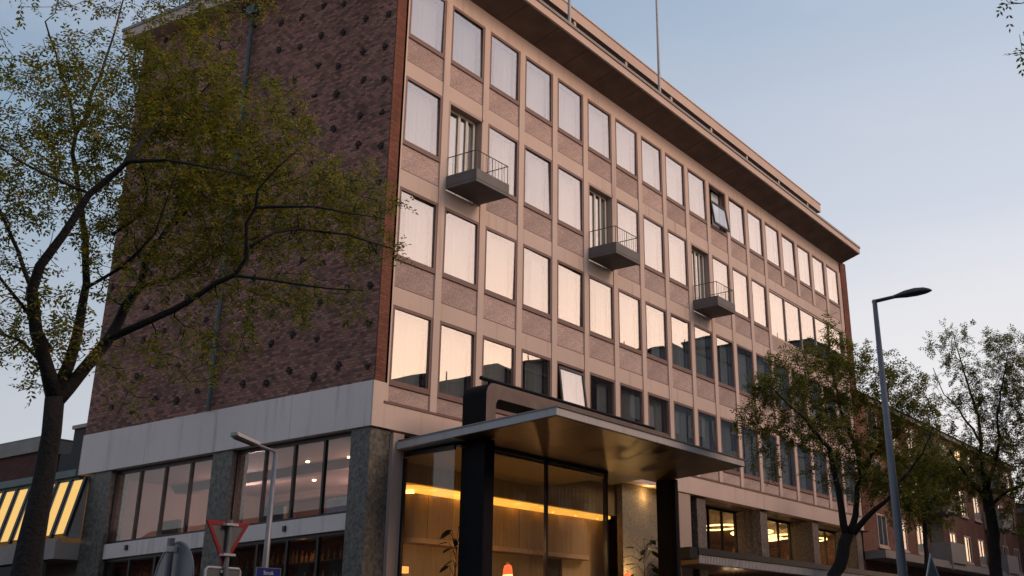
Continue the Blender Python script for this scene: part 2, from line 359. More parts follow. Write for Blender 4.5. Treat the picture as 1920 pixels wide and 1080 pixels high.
L_LIMBS= [[(-13.18, -7.84, 2.69, 0.161), (-13.18, -7.84, 3.02, 0.143), (-13.17, -7.85, 3.34, 0.125), (-13.16, -7.85, 3.67, 0.113), (-13.16, -7.85, 4.03, 0.107), (-13.18, -7.84, 4.37, 0.107)], [(-13.18, -7.84, 4.37, 0.101), (-13.33, -7.88, 4.63, 0.089), (-13.52, -7.9, 4.97, 0.082), (-13.66, -7.95, 5.33, 0.075), (-13.7, -8.07, 5.55, 0.069), (-13.63, -8.25, 5.86, 0.063), (-13.56, -8.44, 6.27, 0.056), (-13.46, -8.65, 6.49, 0.05), (-13.44, -8.8, 6.59, 0.044), (-13.24, -9.09, 6.61, 0.027), (-12.95, -9.46, 6.53, 0.016), (-12.75, -9.77, 6.44, 0.011)], [(-13.42, -8.76, 6.61, 0.039), (-13.18, -8.63, 6.99, 0.034), (-12.94, -8.51, 7.33, 0.029), (-12.62, -8.45, 7.61, 0.021), (-12.27, -8.41, 8.15, 0.015), (-11.97, -8.34, 8.73, 0.012)], [(-13.18, -7.84, 4.37, 0.089), (-13.04, -7.77, 4.76, 0.078), (-12.94, -7.68, 5.25, 0.067), (-12.86, -7.57, 5.7, 0.055), (-12.85, -7.42, 6.22, 0.05), (-12.83, -7.27, 6.51, 0.05), (-12.84, -7.11, 6.92, 0.044), (-12.86, -6.94, 7.62, 0.038), (-12.93, -6.73, 8.23, 0.026), (-13.16, -6.45, 9.1, 0.016)], [(-12.93, -7.05, 7.56, 0.032), (-12.63, -6.84, 8.44, 0.023), (-12.38, -6.61, 9.29, 0.017), (-12.15, -6.36, 10.2, 0.014)], [(-13.26, -7.79, 4.83, 0.03), (-13.72, -7.82, 5.26, 0.023), (-14.19, -7.86, 5.61, 0.017), (-14.66, -7.9, 5.83, 0.011)], [(-13.58, -7.82, 5.38, 0.029), (-13.65, -7.4, 6.04, 0.024), (-13.77, -6.94, 6.76, 0.019), (-13.85, -6.52, 7.66, 0.013)], [(-13.17, -7.85, 4.32, 0.095), (-12.9, -7.83, 4.73, 0.085), (-12.67, -7.78, 5.06, 0.08), (-12.47, -7.72, 5.52, 0.074), (-12.28, -7.65, 5.8, 0.069), (-12.07, -7.59, 6.42, 0.051), (-11.81, -7.58, 6.96, 0.039), (-11.8, -7.38, 7.43, 0.032), (-11.7, -7.25, 8.07, 0.02), (-11.63, -7.09, 8.81, 0.013)], [(-12.73, -7.9, 5.06, 0.054), (-12.5, -8.2, 5.26, 0.048), (-12.39, -8.42, 5.37, 0.048), (-12.33, -8.6, 5.46, 0.041), (-12.24, -8.81, 5.62, 0.041), (-12.17, -9.01, 5.69, 0.035), (-12.17, -9.16, 5.85, 0.035), (-12.27, -9.22, 6.2, 0.029), (-12.28, -9.35, 6.35, 0.028), (-12.35, -9.43, 6.51, 0.022), (-12.29, -9.63, 6.74, 0.017), (-12.22, -9.84, 6.93, 0.011)], [(-12.36, -9.45, 6.3, 0.022), (-12.23, -9.69, 6.3, 0.022), (-12.06, -9.98, 6.29, 0.017), (-11.86, -10.31, 6.2, 0.011), (-11.7, -10.62, 6.13, 0.008)], [(-12.31, -9.36, 5.9, 0.023), (-12.05, -9.41, 6.13, 0.023), (-11.79, -9.48, 6.23, 0.023), (-11.34, -9.74, 6.25, 0.017), (-10.9, -10.0, 6.16, 0.012)], [(-12.33, -9.21, 5.6, 0.023), (-12.25, -9.59, 5.51, 0.02), (-11.96, -10.16, 5.38, 0.014), (-11.89, -10.57, 5.3, 0.008)], [(-11.98, -7.7, 6.62, 0.025), (-11.86, -7.98, 7.06, 0.022), (-11.77, -8.24, 7.23, 0.019), (-11.66, -8.53, 7.34, 0.015), (-11.55, -8.82, 7.61, 0.012)], [(-12.97, -7.74, 5.58, 0.024), (-12.9, -8.19, 5.75, 0.024), (-12.89, -8.61, 6.02, 0.017), (-12.96, -8.97, 6.74, 0.011)], [(-13.27, -7.78, 4.66, 0.024), (-13.34, -7.39, 4.99, 0.021), (-13.44, -6.98, 5.14, 0.019), (-13.59, -6.55, 5.3, 0.013)], [(-13.53, -8.33, 6.34, 0.023), (-13.96, -8.37, 6.35, 0.017), (-14.34, -8.46, 6.36, 0.014), (-14.69, -8.57, 6.41, 0.011)], [(-12.43, -7.86, 5.71, 0.031), (-12.01, -7.87, 5.93, 0.025), (-11.62, -7.85, 6.36, 0.019), (-11.46, -7.66, 6.93, 0.016), (-11.25, -7.51, 7.52, 0.013)], [(-12.78, -7.75, 6.23, 0.024), (-12.7, -8.13, 6.42, 0.021), (-12.86, -8.34, 6.62, 0.018), (-13.1, -8.5, 6.78, 0.017)]]
L_CROWN= [(-13.67, -7.54, 6.96, 1.07, 1.19, 1.0), (-13.17, -7.85, 7.78, 0.89, 0.78, 1.0), (-12.59, -8.24, 8.32, 0.66, 0.66, 1.0), (-12.51, -8.31, 6.88, 1.01, 1.01, 1.3), (-12.04, -8.67, 7.56, 0.89, 0.78, 1.2), (-11.63, -9.02, 6.57, 1.13, 0.66, 1.2), (-11.14, -9.48, 6.89, 0.66, 0.42, 1.0), (-13.48, -7.65, 5.13, 0.66, 0.78, 0.8), (-12.37, -8.41, 4.91, 0.89, 0.36, 0.5), (-11.44, -9.19, 5.58, 0.78, 0.3, 0.7), (-10.9, -9.72, 6.26, 0.39, 0.33, 0.6), (-12.65, -8.21, 4.44, 0.36, 0.21, 0.2), (-11.86, -8.82, 5.19, 0.36, 0.36, 0.4), (-14.53, -7.08, 6.34, 0.89, 1.49, 1.0), (-13.57, -7.6, 9.36, 1.19, 0.66, 0.8), (-12.42, -8.38, 9.44, 0.78, 0.54, 0.8), (-13.95, -7.38, 8.41, 0.36, 0.24, 0.15), (-12.75, -8.13, 5.92, 0.78, 0.54, 0.7), (-12.04, -8.67, 5.89, 0.6, 0.48, 0.8)]
M_LIMBS= [[(7.59, -7.59, 3.58, 0.193), (7.7, -7.85, 4.07, 0.193), (7.76, -8.02, 4.57, 0.179)], [(7.75, -7.99, 4.51, 0.151), (7.48, -7.99, 5.32, 0.123), (7.21, -7.99, 6.07, 0.108), (6.96, -8.03, 6.56, 0.094), (6.57, -7.73, 7.07, 0.08), (6.15, -7.38, 7.58, 0.053), (5.73, -7.03, 8.09, 0.026)], [(7.77, -8.04, 4.57, 0.138), (8.01, -8.2, 5.22, 0.111), (8.23, -8.32, 5.89, 0.097), (8.37, -8.21, 6.73, 0.098), (8.43, -7.9, 7.61, 0.07), (8.52, -7.67, 8.8, 0.042), (8.68, -7.61, 9.73, 0.028)], [(7.81, -8.14, 4.56, 0.124), (7.74, -8.55, 4.9, 0.109), (7.72, -9.08, 5.23, 0.081), (7.67, -9.56, 5.69, 0.067), (7.66, -10.17, 6.26, 0.04), (7.56, -10.55, 6.85, 0.027)], [(7.91, -8.41, 5.97, 0.083), (8.58, -8.8, 6.82, 0.056), (9.12, -8.86, 7.87, 0.043), (9.68, -8.93, 8.98, 0.029)]]
M_CROWN= [(8.42, -9.94, 7.61, 0.96, 0.83, 0.6), (7.1, -6.43, 6.5, 0.83, 0.48, 0.35), (8.03, -8.75, 5.82, 0.83, 0.69, 0.4), (8.52, -10.27, 5.97, 0.69, 0.69, 0.3), (7.42, -7.16, 8.1, 1.51, 1.38, 1), (7.84, -8.24, 8.73, 1.1, 1.1, 1), (7.07, -6.36, 7.46, 0.96, 0.83, 0.7), (8.23, -9.33, 7.93, 1.1, 1.24, 0.8), (7.88, -8.33, 6.78, 1.79, 1.38, 0.9), (8.31, -9.59, 6.69, 1.1, 0.96, 0.6), (7.78, -8.06, 9.75, 0.41, 0.55, 0.2), (8.24, -9.36, 5.64, 1.24, 0.69, 0.5), (7.67, -7.78, 9.48, 0.55, 0.41, 0.2), (6.98, -6.16, 8.31, 0.62, 0.48, 0.3)]
N_LIMBS= [[(12.68, -10.29, 3.6, 0.218), (12.68, -10.32, 4.44, 0.203), (12.69, -10.36, 5.22, 0.187), (12.69, -10.33, 5.87, 0.172)], [(12.68, -10.32, 5.8, 0.14), (12.84, -10.27, 6.48, 0.125), (13.02, -10.28, 7.25, 0.094), (13.18, -10.26, 8.05, 0.079), (13.3, -10.04, 9.04, 0.064), (13.43, -9.87, 9.89, 0.04), (13.56, -9.7, 10.77, 0.024)], [(12.69, -10.33, 5.87, 0.125), (12.55, -10.62, 6.41, 0.093), (12.43, -10.95, 7.09, 0.077), (12.24, -11.02, 7.79, 0.061), (12.1, -11.32, 8.63, 0.046), (11.97, -11.63, 9.47, 0.03)], [(12.67, -10.28, 5.66, 0.094), (12.09, -10.02, 6.2, 0.077), (11.53, -9.87, 6.66, 0.061), (10.98, -9.78, 7.03, 0.03)], [(12.69, -10.35, 5.43, 0.094), (13.15, -10.81, 5.87, 0.079), (13.64, -11.48, 6.14, 0.064), (14.13, -12.23, 6.86, 0.032)], [(13.08, -10.26, 7.26, 0.063), (13.31, -9.7, 8.3, 0.048), (13.56, -9.22, 8.88, 0.032), (13.85, -8.9, 9.8, 0.024)]]
N_CROWN= [(12.99, -11.62, 9.06, 0.78, 1.4, 0.6), (12.68, -10.29, 7.81, 0.94, 0.94, 0.7), (12.42, -9.35, 5.94, 0.94, 0.78, 0.5), (12.93, -11.36, 5.21, 1.09, 0.78, 0.6), (12.38, -9.2, 8.37, 0.62, 0.94, 0.3), (12.56, -9.85, 10.2, 0.78, 0.78, 0.5), (12.82, -10.87, 10.09, 0.94, 0.62, 0.5), (12.6, -9.99, 8.92, 0.94, 0.78, 0.5), (12.87, -11.1, 8.49, 1.09, 1.25, 0.8), (12.75, -10.57, 6.58, 1.56, 1.09, 0.9), (13.01, -11.7, 6.63, 1.4, 1.4, 0.9), (12.5, -9.62, 6.96, 0.94, 0.78, 0.6), (13.12, -12.28, 8.67, 1.25, 1.4, 0.5)]
O_LIMBS= [[(23.62, -4.93, 4.83, 0.106), (23.64, -4.99, 5.79, 0.106), (23.66, -5.04, 6.76, 0.095), (23.67, -5.09, 7.95, 0.063), (23.67, -5.09, 8.96, 0.042)], [(23.66, -5.04, 6.76, 0.063), (23.39, -5.9, 7.43, 0.052), (23.07, -6.57, 7.92, 0.031)], [(23.66, -5.06, 6.95, 0.063), (23.97, -4.38, 7.85, 0.053), (24.34, -3.9, 8.56, 0.032)]]
O_CROWN= [(23.63, -4.96, 8.16, 1.27, 1.27, 0.9), (23.93, -5.94, 8.28, 1.27, 1.27, 0.9), (23.71, -5.22, 6.94, 1.69, 0.95, 0.8), (23.41, -4.29, 7.21, 1.06, 0.84, 0.6), (23.19, -3.64, 8.46, 1.06, 1.27, 0.6)]
P_LIMBS= [[(-10.78, -18.1, 2.72, 0.096), (-10.76, -18.37, 4.32, 0.087), (-10.76, -18.47, 5.67, 0.065)], [(-10.76, -18.47, 5.67, 0.052), (-10.83, -18.18, 6.32, 0.039), (-10.92, -17.82, 6.7, 0.026), (-11.01, -17.56, 6.9, 0.017), (-11.11, -17.27, 6.86, 0.007), (-11.2, -17.13, 6.85, 0.004)], [(-10.8, -17.81, 6.77, 0.017), (-10.77, -17.51, 6.67, 0.013), (-10.73, -17.3, 6.56, 0.009), (-10.68, -17.18, 6.59, 0.007)], [(-10.76, -18.46, 5.63, 0.052), (-10.56, -18.57, 6.75, 0.044), (-10.36, -18.55, 8.0, 0.032), (-10.17, -18.24, 9.18, 0.019)], [(-10.76, -18.46, 5.63, 0.044), (-10.76, -18.92, 6.28, 0.035), (-10.78, -19.4, 6.87, 0.022)]]
P_CROWN= [(-10.89, -17.13, 7.05, 0.17, 0.06, 0.12), (-10.89, -17.18, 6.8, 0.1, 0.11, 0.12), (-10.88, -17.2, 6.45, 0.06, 0.06, 0.08), (-10.82, -17.64, 6.82, 0.31, 0.31, 0.6), (-10.78, -18.11, 7.22, 0.52, 0.52, 1), (-10.76, -18.84, 7.63, 0.78, 0.78, 1), (-10.76, -18.99, 6.26, 0.65, 0.65, 1)]
# ---------------------------------------------------------------- setting
MB().box(-300, 500, -300, 400, -2, -.02).build('ground', M['paving']); tag(bpy.data.objects['ground'], kind='structure')
tag(MB().box(-120, 260, -17.0, -10.0, -.3, -.012).build('road', M['asphalt']), kind='structure')
tag(MB().box(-120, 260, -10.0, -9.85, -.3, .12).build('kerb', M['kerb']), kind='structure')
tag(MB().box(-120, 260, -17.15, -17.0, -.3, .12).build('kerb', M['kerb']), kind='structure')
tag(MB().box(-120, 260, -9.85, 30, -.3, .10).build('pavement', M['paving']), kind='structure')
tag(MB().box(-120, 260, -23.9, -17.15, -.3, .10).build('pavement', M['paving']), kind='structure')
mk = MB()
for i in range(-10, 30): mk.box(i*6.0, i*6.0+2.5, -13.56, -13.44, -.011, -.008)
tag(mk.build('road_marking', M['paint']), kind='structure')

# ---------------------------------------------------------------- the hotel
H = thing('hotel_building', 'five-storey modernist hotel with a grid of large windows and dark brick side wall', 'hotel', (0,0,0))
CW, WW, OX = 1.7, 1.456, -.045
ROWS = [(19.17, 17.38, 16.63), (16.184, 14.30, 13.55), (13.085, 11.217, 10.47), (10.013, 8.118, 7.68)]   # window top, window bottom, panel bottom
XL, XR = -.21, 30.66
# main masonry body (side wall carries the relief brickwork)
MB().box(-.54, -.10, .0, 10.07, 8.086, 20.02).build('side_wall', M['brick_side'], H)
b = MB(); b.box(-.10, 31.4, 9.6, 10.05, 0.1, 20.0); b.box(30.9, 31.4, 1.0, 9.6, 0.1, 20.0)
b.build('rear_wall', M['brick_side'], H)
MB().box(-.543, XL, -.04, -.003, 8.086, 19.80).build('brick_pier', M['brick_edge'], H)
MB().box(XR, 31.4, -.04, 1.0, 7.04, 19.80).build('brick_pier', M['brick_edge'], H)
# raised header bricks in a loose grid over the side wall
rng = random.Random(4)
rb = MB()
for i in range(13):
    for k in range(13):
        y = .24 + .805*i + rng.uniform(-.06, .06); z = 8.5 + .925*k + (.14 if i % 2 else 0) + rng.uniform(-.07, .07)
        if 5.02 < y < 5.5 or y > 9.9: continue
        d = rng.uniform(.03, .055)
        rb.box(-.54-d, -.541, y-.085, y+.075, z-.030, z+.030)
        for sg in (-1, 1):
            if rng.random() < .85: w_ = rng.uniform(.03, .055); o_ = rng.uniform(-.03, .03); rb.box(-.54-d*.8, -.541, y+o_-w_, y+o_+w_, z+sg*.066-.028, z+sg*.066+.028)
rb.build('relief_brickwork', M['relief'], H)['kind'] = 'stuff'
# white band round the corner
b = MB(); b.box(-.56, -.54+.25, -.0, 10.10, 7.04, 8.083)
b.build('band', M['render_white'], H)
b = MB(); b.box(-.562, -.19, -.03, .0, 7.037, 8.083); b.box(-.19, 30.70, -.03, .30, 7.037, 7.60)
b.build('band', M['precast'], H)
# grid of precast mullions and beams
g = MB()
g.box(XL, XR, .03, .30, 19.17, 19.73)
for (t, bt, pb), nxt in zip(ROWS[:3], ROWS[1:]): g.box(XL, XR, .03, .30, nxt[0], pb)
wide0 = 13*CW+OX
def mull(x0, x1, z0, z1): g.box(x0, x1, .0, .28, z0, z1)
for i in range(19):
    x0, x1 = (XL, OX) if i == 0 else ((i-1)*CW+WW+OX, i*CW+OX if i < 18 else XR)
    if i in (14, 15, 16, 17):
        mull(x0, x1, ROWS[0][2], 19.17); mull(x0, x1, 7.66, 13.09)
        g.box(x0, x1, .028, .28, 16.184, ROWS[0][2]) if False else None
    else: mull(x0, x1, 7.66, 19.17)
g.build('facade_grid', M['precast'], H)
MB().box(XL, 30.62, -.05, .03, 7.603, 7.655).build('drip_sill', M['frame_brown'], H)
# spandrel panels, one per bay
pm = MB().box(.0, WW, .05, .2, .035, .70).mark().box(0, WW, .045, .2, 0, .034)
pan0 = pm.build('spandrel_panel', [M['pebble'], M['frame_brown']], H)
def panel(c, r):
    t, bt, pb = ROWS[r]; o = pan0 if (c, r) == (0, 0) else pan0.copy()
    if (c, r) != (0, 0): col.objects.link(o); o.parent = H
    h = (bt-.05) - pb
    o.location = (c*CW+OX, 0, pb); o.scale = (1, 1, h/.70)
for r in range(4):
    for c in range(18):
        if r == 1 and (c in (1, 5, 9) or c >= 13): continue
        panel(c, r)
MB().box(wide0, 17*CW+WW+OX, .035, .3, 13.09, 14.16).build('wide_spandrel', M['pier'], H)
# windows: frame > pane, curtain
def frame_mb(w_, h_, t=.082, y0=.012, y1=.16, sill=True):
    f = MB(); f.box(0, t, y0, y1, 0, h_); f.box(w_-t, w_, y0, y1, 0, h_); f.box(t, w_-t, y0, y1, 0, t); f.box(t, w_-t, y0, y1, h_-t, h_)
    if sill: f.box(-.01, w_+.01, .01, y1, -.05, -.001)
    return f
def pleats(x0, x1, h_, n, amp, y=.30, seed=0):
    rr = random.Random(seed); c = MB(); xs = np.linspace(x0, x1, n*4+1); k = 0
    ys = [y + amp*math.sin(i*math.pi/2 + rr.uniform(-.5, .5))*rr.uniform(.5, 1.2) for i in range(len(xs))]
    for i in range(len(xs)-1):
        c.quad((xs[i], ys[i], .08), (xs[i+1], ys[i+1], .08), (xs[i+1], ys[i+1], h_-.08), (xs[i], ys[i], h_-.08))
    return c
def join_mb(*ms):
    o = MB()
    for a in ms:
        k = len(o.v); o.v += a.v; o.f += [tuple(i+k for i in f) for f in a.f]
    return o
PROTO = {}
def window(c, r, kind):
    t, bt, pb = ROWS[r]; h = t-bt; key = (round(h, 2), kind)
    if key not in PROTO:
        fr = frame_mb(WW, h).build('window', M['frame_brown'], H)
        MB().box(-(WW-.17)/2, (WW-.17)/2, -.004, .004, -(h-.17)/2, (h-.17)/2).build('pane', M['pane'], fr, loc=(WW/2, .052, h/2))
        sd_ = kind*7+3
        cm = {0: lambda: join_mb(pleats(.09, .24, h, 3, .05, seed=sd_), pleats(.58, 1.36, h, 6, .06, seed=sd_+1)),
              1: lambda: pleats(.09, 1.36, h, 13, .03, seed=sd_),
              2: lambda: join_mb(pleats(.09, .42, h, 4, .03, seed=sd_), pleats(.84, 1.36, h, 6, .035, seed=sd_+1)),
              3: lambda: join_mb(pleats(.09, .20, h, 2, .03, seed=sd_), pleats(.42, 1.36, h, 7, .055, seed=sd_+1))}[kind]()
        cm.build('curtain', M['curtain'], fr, smooth=True)
        PROTO[key] = fr; o = fr
        o.location = (c*CW+OX, 0, bt)
    else: o = copy_tree(PROTO[key], H, (c*CW+OX, 0, bt))
    # no two panes hang perfectly true
    for ch in o.children:
        if ch.name.startswith('pane'): ch.rotation_euler = (R(rw.gauss(0, .35)), 0, R(rw.gauss(0, .40)))
    return o
rw = random.Random(11)
for r in range(4):
    for c in range(18):
        if r == 1 and (c in (1, 5, 9) or c >= 13): continue
        if (r, c) in ((0, 10), (3, 4)): continue
        window(c, r, 0 if (c, r) == (7, 3) else (rw.choice([0, 0, 3, 1, 2]) if r else rw.choice([0, 3, 1])))
# two windows that stand open: the top-row one swings its lower edge out, the low one leans out at its top
def open_window(c, r, ang, pivot, part_h, y_off):
    t, bt, pb = ROWS[r]; h = t-bt
    fr = frame_mb(WW, h, .07).build('window', M['frame_brown'], H, loc=(c*CW+OX, 0, bt))
    fr['label'] = 'window standing open with its sash swung out'
    s_ = frame_mb(WW-.16, part_h, .07, -.03, .03, False).build('sash', M['frame_black'], fr, loc=(.08, y_off, pivot))
    s_.rotation_euler.x = ang
    p = MB().box(.07, WW-.23, -.006, .006, .07, part_h-.07).build('pane', M['pane'] , fr, loc=(.08, y_off, pivot)); p.rotation_euler.x = ang
    pleats(.80, 1.36, h, 5, .03).build('curtain', M['curtain'], fr, smooth=True)
    return fr
open_window(10, 0, R(-8), .08, .98, -.14)
open_window(4, 3, R(-7), .05, 1.72, -.19)
# wide corner window: slim mullions
f = MB(); wz0, wz1, wx1 = 14.17, 16.17, 17*CW+WW+OX
f.box(wide0, wx1, .06, .16, wz1-.06, wz1); f.box(wide0, wx1, .06, .16, wz0, wz0+.06)
for k in range(6):
    x = wide0 + (wx1-wide0)*k/5; f.box(x-.03, x+.03, .05, .17, wz0, wz1)
wf = f.build('wide_window', M['roof_edge'], H)
for k in range(5):
    xa = wide0+(wx1-wide0)*k/5+.03; xb = wide0+(wx1-wide0)*(k+1)/5-.03
    MB().box(xa, xb, .10, .112, wz0+.06, wz1-.06).build('pane', M['pane'], wf)
pleats(wide0+.2, wide0+2.2, 2.0, 14, .04).build('curtain', M['curtain'], wf, loc=(0, 0, wz0))
# rooms behind the glass
b = MB(); b.box(-.05, 30.7, 2.2, 2.3, 7.1, 19.7)
for z in (7.15, 10.25, 13.3, 16.4, 19.45): b.box(-.05, 30.7, .5, 2.2, z, z+.2)
for i in range(0, 19): b.box(i*CW-.2, i*CW-.12, .5, 2.2, 7.35, 19.45)
b.build('room_interior', M['room_dark'], H)
# warm room light at one low window, put into a glowing panel
MB().box(7*CW+.24, 7*CW+.62, .5, .55, 8.2, 9.9).build('lit_wardrobe', emit('room glow', (1, .42, .10), .8), H)
# balconies with recessed doors
def balcony(c, first=None):
    x0 = 0; t, bt, pb = ROWS[1]
    if first is not None: return copy_tree(first, H, (c*CW, 0, 0))
    b_ = MB(); b_.box(-.03, 1.36, -1.0, .02, 13.58, 13.66)
    b_.box(-.03, 1.36, -1.0, -.92, 13.66, 13.95); b_.box(-.03, .05, -.92, .0, 13.66, 13.95); b_.box(1.28, 1.36, -.92, .0, 13.66, 13.95)
    o = b_.build('balcony', M['balcony'], H, loc=(c*CW, 0, 0), bevel=.01)
    rl = MB(); rl.tube([(-.0, -.02, 14.48), (-.0, -.96, 14.48), (1.33, -.96, 14.48), (1.33, -.02, 14.48)], .014, 6)
    for k in range(11):
        x = 1.33*k/10; rl.tube([(x, -.96, 13.9), (x, -.96, 14.48)], .006 if k % 5 else .012, 5)
    for k in range(1, 7):
        y = -.96 + .94*k/6; rl.tube([(0, y, 13.9), (0, y, 14.48)], .006, 5); rl.tube([(1.33, y, 13.9), (1.33, y, 14.48)], .006, 5)
    rl.build('railing', M['rail'], o)
    rc = MB(); rc.box(OX, .03, .0, .5, 13.60, 16.18); rc.box(WW+OX-.03, WW+OX, .0, .5, 13.60, 16.18); rc.box(.03, WW-.03, .0, .5, 16.10, 16.18)
    rc.build('recess', M['pier'], o)
    d = MB(); z0, z1 = 13.62, 16.02
    for (xa, xb) in ((.03, .12), (.60, .70), (.93, 1.02), (1.25, 1.33)): d.box(xa, xb, .20, .28, z0, z1)
    d.box(.03, 1.33, .21, .27, z1, z1+.08); d.box(.03, 1.33, .21, .27, z0, z0+.12)
    dd = d.build('door', M['frame_white'], o)
    MB().box(.12, .93, .235, .245, z0+.12, z1).build('pane', M['pane'], dd)
    MB().box(1.02, 1.25, .235, .245, z0+.12, z1).build('pane', M['pane'], dd)
    pleats(.12, .60, z1-z0, 6, .015, y=.275, seed=4).build('curtain', M['curtain'], dd, smooth=True, loc=(0, 0, z0)); pleats(.70, 1.25, z1-z0, 6, .015, y=.275, seed=5).build('curtain', M['curtain'], dd, smooth=True, loc=(0, 0, z0))
    return o
bal = balcony(1); balcony(5, bal); balcony(9, bal)
for c in (1, 5, 9):
    pass
# roof: overhanging eave with a gently rising soffit, capping, recessed top storey
b = MB()
b.prism([(-.95, .06, 19.735), (-.95, -1.0, 20.06), (-.95, -1.0, 20.32), (-.95, 10.6, 20.32), (-.95, 10.6, 20.06), (-.95, 9.9, 20.03)], (31.95+.0, 0, 0))
rf = b.build('roof', M['roof_edge'], H)
# boards under the eave
sb = MB(); y0, z0_, y1, z1_ = .045, 19.728, -.97, 20.045
for i in range(20):
    xa = -.9+i*1.592; xb = xa+1.57
    sb.prism([(xa, y0, z0_), (xa, y1, z1_), (xa, y1, z1_-.02), (xa, y0, z0_-.02)], (xb-xa, 0, 0))
sb.build('soffit_board', M['soffit'], rf)
b = MB(); b.box(-.98, 31.03, -1.04, 10.63, 20.322, 20.42); b.build('capping', M['metal_cap'], rf)
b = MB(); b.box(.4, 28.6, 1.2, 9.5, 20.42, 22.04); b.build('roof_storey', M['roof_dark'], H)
ps = MB()
for i in range(9): ps.box(1.6+i*3.3, 1.72+i*3.3, .34, .46, 20.42, 22.06)
ps.build('roof_post', M['roof_edge'], H)
b = MB(); b.box(-.2, 29.6, .3, 9.9, 22.06, 22.46); b.box(-.22, 29.63, .27, 9.93, 22.463, 22.51)
b.build('upper_roof', M['roof_edge'], H)
# drain pipe on the side wall
b = MB(); b.tube([(-.66, 5.28, 8.1), (-.66, 5.28, 19.4)], .055, 8)
for z in (9, 11, 13, 15, 17, 19): b.box(-.72, -.54, 5.20, 5.36, z, z+.05)
b.box(-.78, -.55, 5.12, 5.44, 19.35, 19.6)
b.build('drain_pipe', plain('dark green pipe', (.045, .07, .07), .5, var=.3), H)

# side wall at street level: stone piers, band of windows, shelves below
def box_part(name, mat, *bx, parent=H, bevel=0):
    b = MB()
    for q in bx: b.box(*q)
    return b.build(name, mat, parent, bevel=bevel)
box_part('corner_column', M['marble'], (-.50, -.02, .42, .62, .1, 7.03), (-.50, .14, .04, .42, .1, 7.03))
for (y0, y1) in ((4.43, 5.11), (8.82, 9.66)): box_part('stone_pier', M['marble'], (-.50, .0, y0, y1, .1, 7.03))
box_part('lower_band', M['render_white'], (-.42, -.1, .62, 4.43, 4.83, 5.19), (-.42, -.1, 5.11, 8.82, 4.83, 5.19))
for (ya, yb, n) in ((.62, 4.43, 4), (5.11, 8.82, 4)):
    f = MB(); f.box(-.34, -.26, ya, yb, 5.19, 5.25); f.box(-.34, -.26, ya, yb, 6.93, 7.03)
    w_ = (yb-ya)/n
    for k in range(n+1): f.box(-.345, -.255, ya+w_*k-.03, ya+w_*k+.03, 5.25, 6.93)
    wf = f.build('side_window', M['frame_black'], H)
    for k in range(n): MB().box(-.305, -.295, ya+w_*k+.03, ya+w_*(k+1)-.03, 5.25, 6.93).build('pane', M['pane_clear'], wf)
    f = MB(); f.box(-.34, -.26, ya, yb, 4.75, 4.83)
    for k in range(n+1): f.box(-.345, -.255, ya+w_*k-.03, ya+w_*k+.03, .1, 4.75)
    wf = f.build('side_window', M['frame_black'], H)
    for k in range(n): MB().box(-.305, -.295, ya+w_*k+.03, ya+w_*(k+1)-.03, .3, 4.75).build('pane', M['pane_clear'], wf)
# first-floor lounge seen through the side windows
box_part('lounge_ceiling', M['interior_ceiling'], (-.25, .60, .3, 1.45, 6.96, 7.03), (-.25, 9.5, 1.45, 9.6, 6.96, 7.03), (2.0, 2.3, 1.5, 9.6, 6.75, 6.96), (5.0, 5.3, 1.5, 9.6, 6.75, 6.96))
box_part('lounge_floor', M['interior_floor'], (-.25, .6, .62, 1.5, 4.83, 4.93), (-.25, 9.5, 1.5, 9.6, 4.83, 4.93))
box_part('lounge_wall', M['interior_wall'], (6.4, 6.5, 1.5, 9.45, 4.93, 6.96), (.6, 6.5, 1.45, 1.5, 4.93, 6.96), (.56, .6, .62, 1.45, 4.93, 6.96), (-.2, 9, 9.45, 9.55, 4.93, 6.96))
# bar shelves with bottles behind the lower side windows
sh = MB()
for z in (3.2, 3.75, 4.3): sh.box(.35, .55, .7, 8.8, z, z+.03); sh.box(.551, .9, 1.46, 8.8, z, z+.03)
sh.box(.9, .95, 1.45, 8.8, .1, 4.82)
sh.box(.56, .6, .62, 1.4, .1, 4.82); sh.box(.56, .9, 1.41, 1.45, .1, 4.82)
sh.build('bar_shelf', M['room_dark'], H)
bt = MB(); rng = random.Random(9)
for z in (3.23, 3.78, 4.33):
    y = .75
    while y < 8.7:
        hh = rng.uniform(.18, .33); rr_ = rng.uniform(.03, .045)
        bt.tube([(.45, y, z), (.45, y, z+hh*.6), (.45, y, z+hh*.75), (.45, y, z+hh)], [rr_, rr_, rr_*.4, rr_*.35], 6); y += rng.uniform(.08, .2)
bt_o = bt.build('bottle_row', M['book'], H); bt_o['kind'] = 'stuff'
# ---------------------------------------------------------------- entrance: bronze canopy hung from a black arch, lobby behind glass
def zc(y): return 6.6 - .2*y/4.5
cp = MB()
cp.prism([(.26, -4.5, zc(-4.5)), (.26, -1.65, zc(-1.65)), (.26, -1.65, zc(-1.65)+.17), (.26, -4.5, zc(-4.5)+.17)], (9.14, 0, 0))
cp.prism([(.26, -1.649, zc(-1.65)), (.26, -.062, zc(0)), (.26, -.062, zc(0)+.17), (.26, -1.649, zc(-1.65)+.17)], (6.6, 0, 0))
can = cp.build('entrance_canopy', M['canopy_edge'], H)
sp = MB()
for k in range(7):
    xa = .30+k*1.296; sp.prism([(xa, -4.46, zc(-4.46)-.004), (xa, -1.68, zc(-1.68)-.004), (xa, -1.68, zc(-1.68)-.012), (xa, -4.46, zc(-4.46)-.012)], (1.287, 0, 0))
sp.build('soffit', M['canopy_soffit'], can)
cc = MB(); cc.prism([(.24, -4.53, zc(-4.5)+.171), (.24, -.10, zc(0)+.171), (.24, -.10, zc(0)+.20), (.24, -4.53, zc(-4.5)+.20)], (9.18, 0, 0))
cc.build('capping', M['metal_cap'], can)
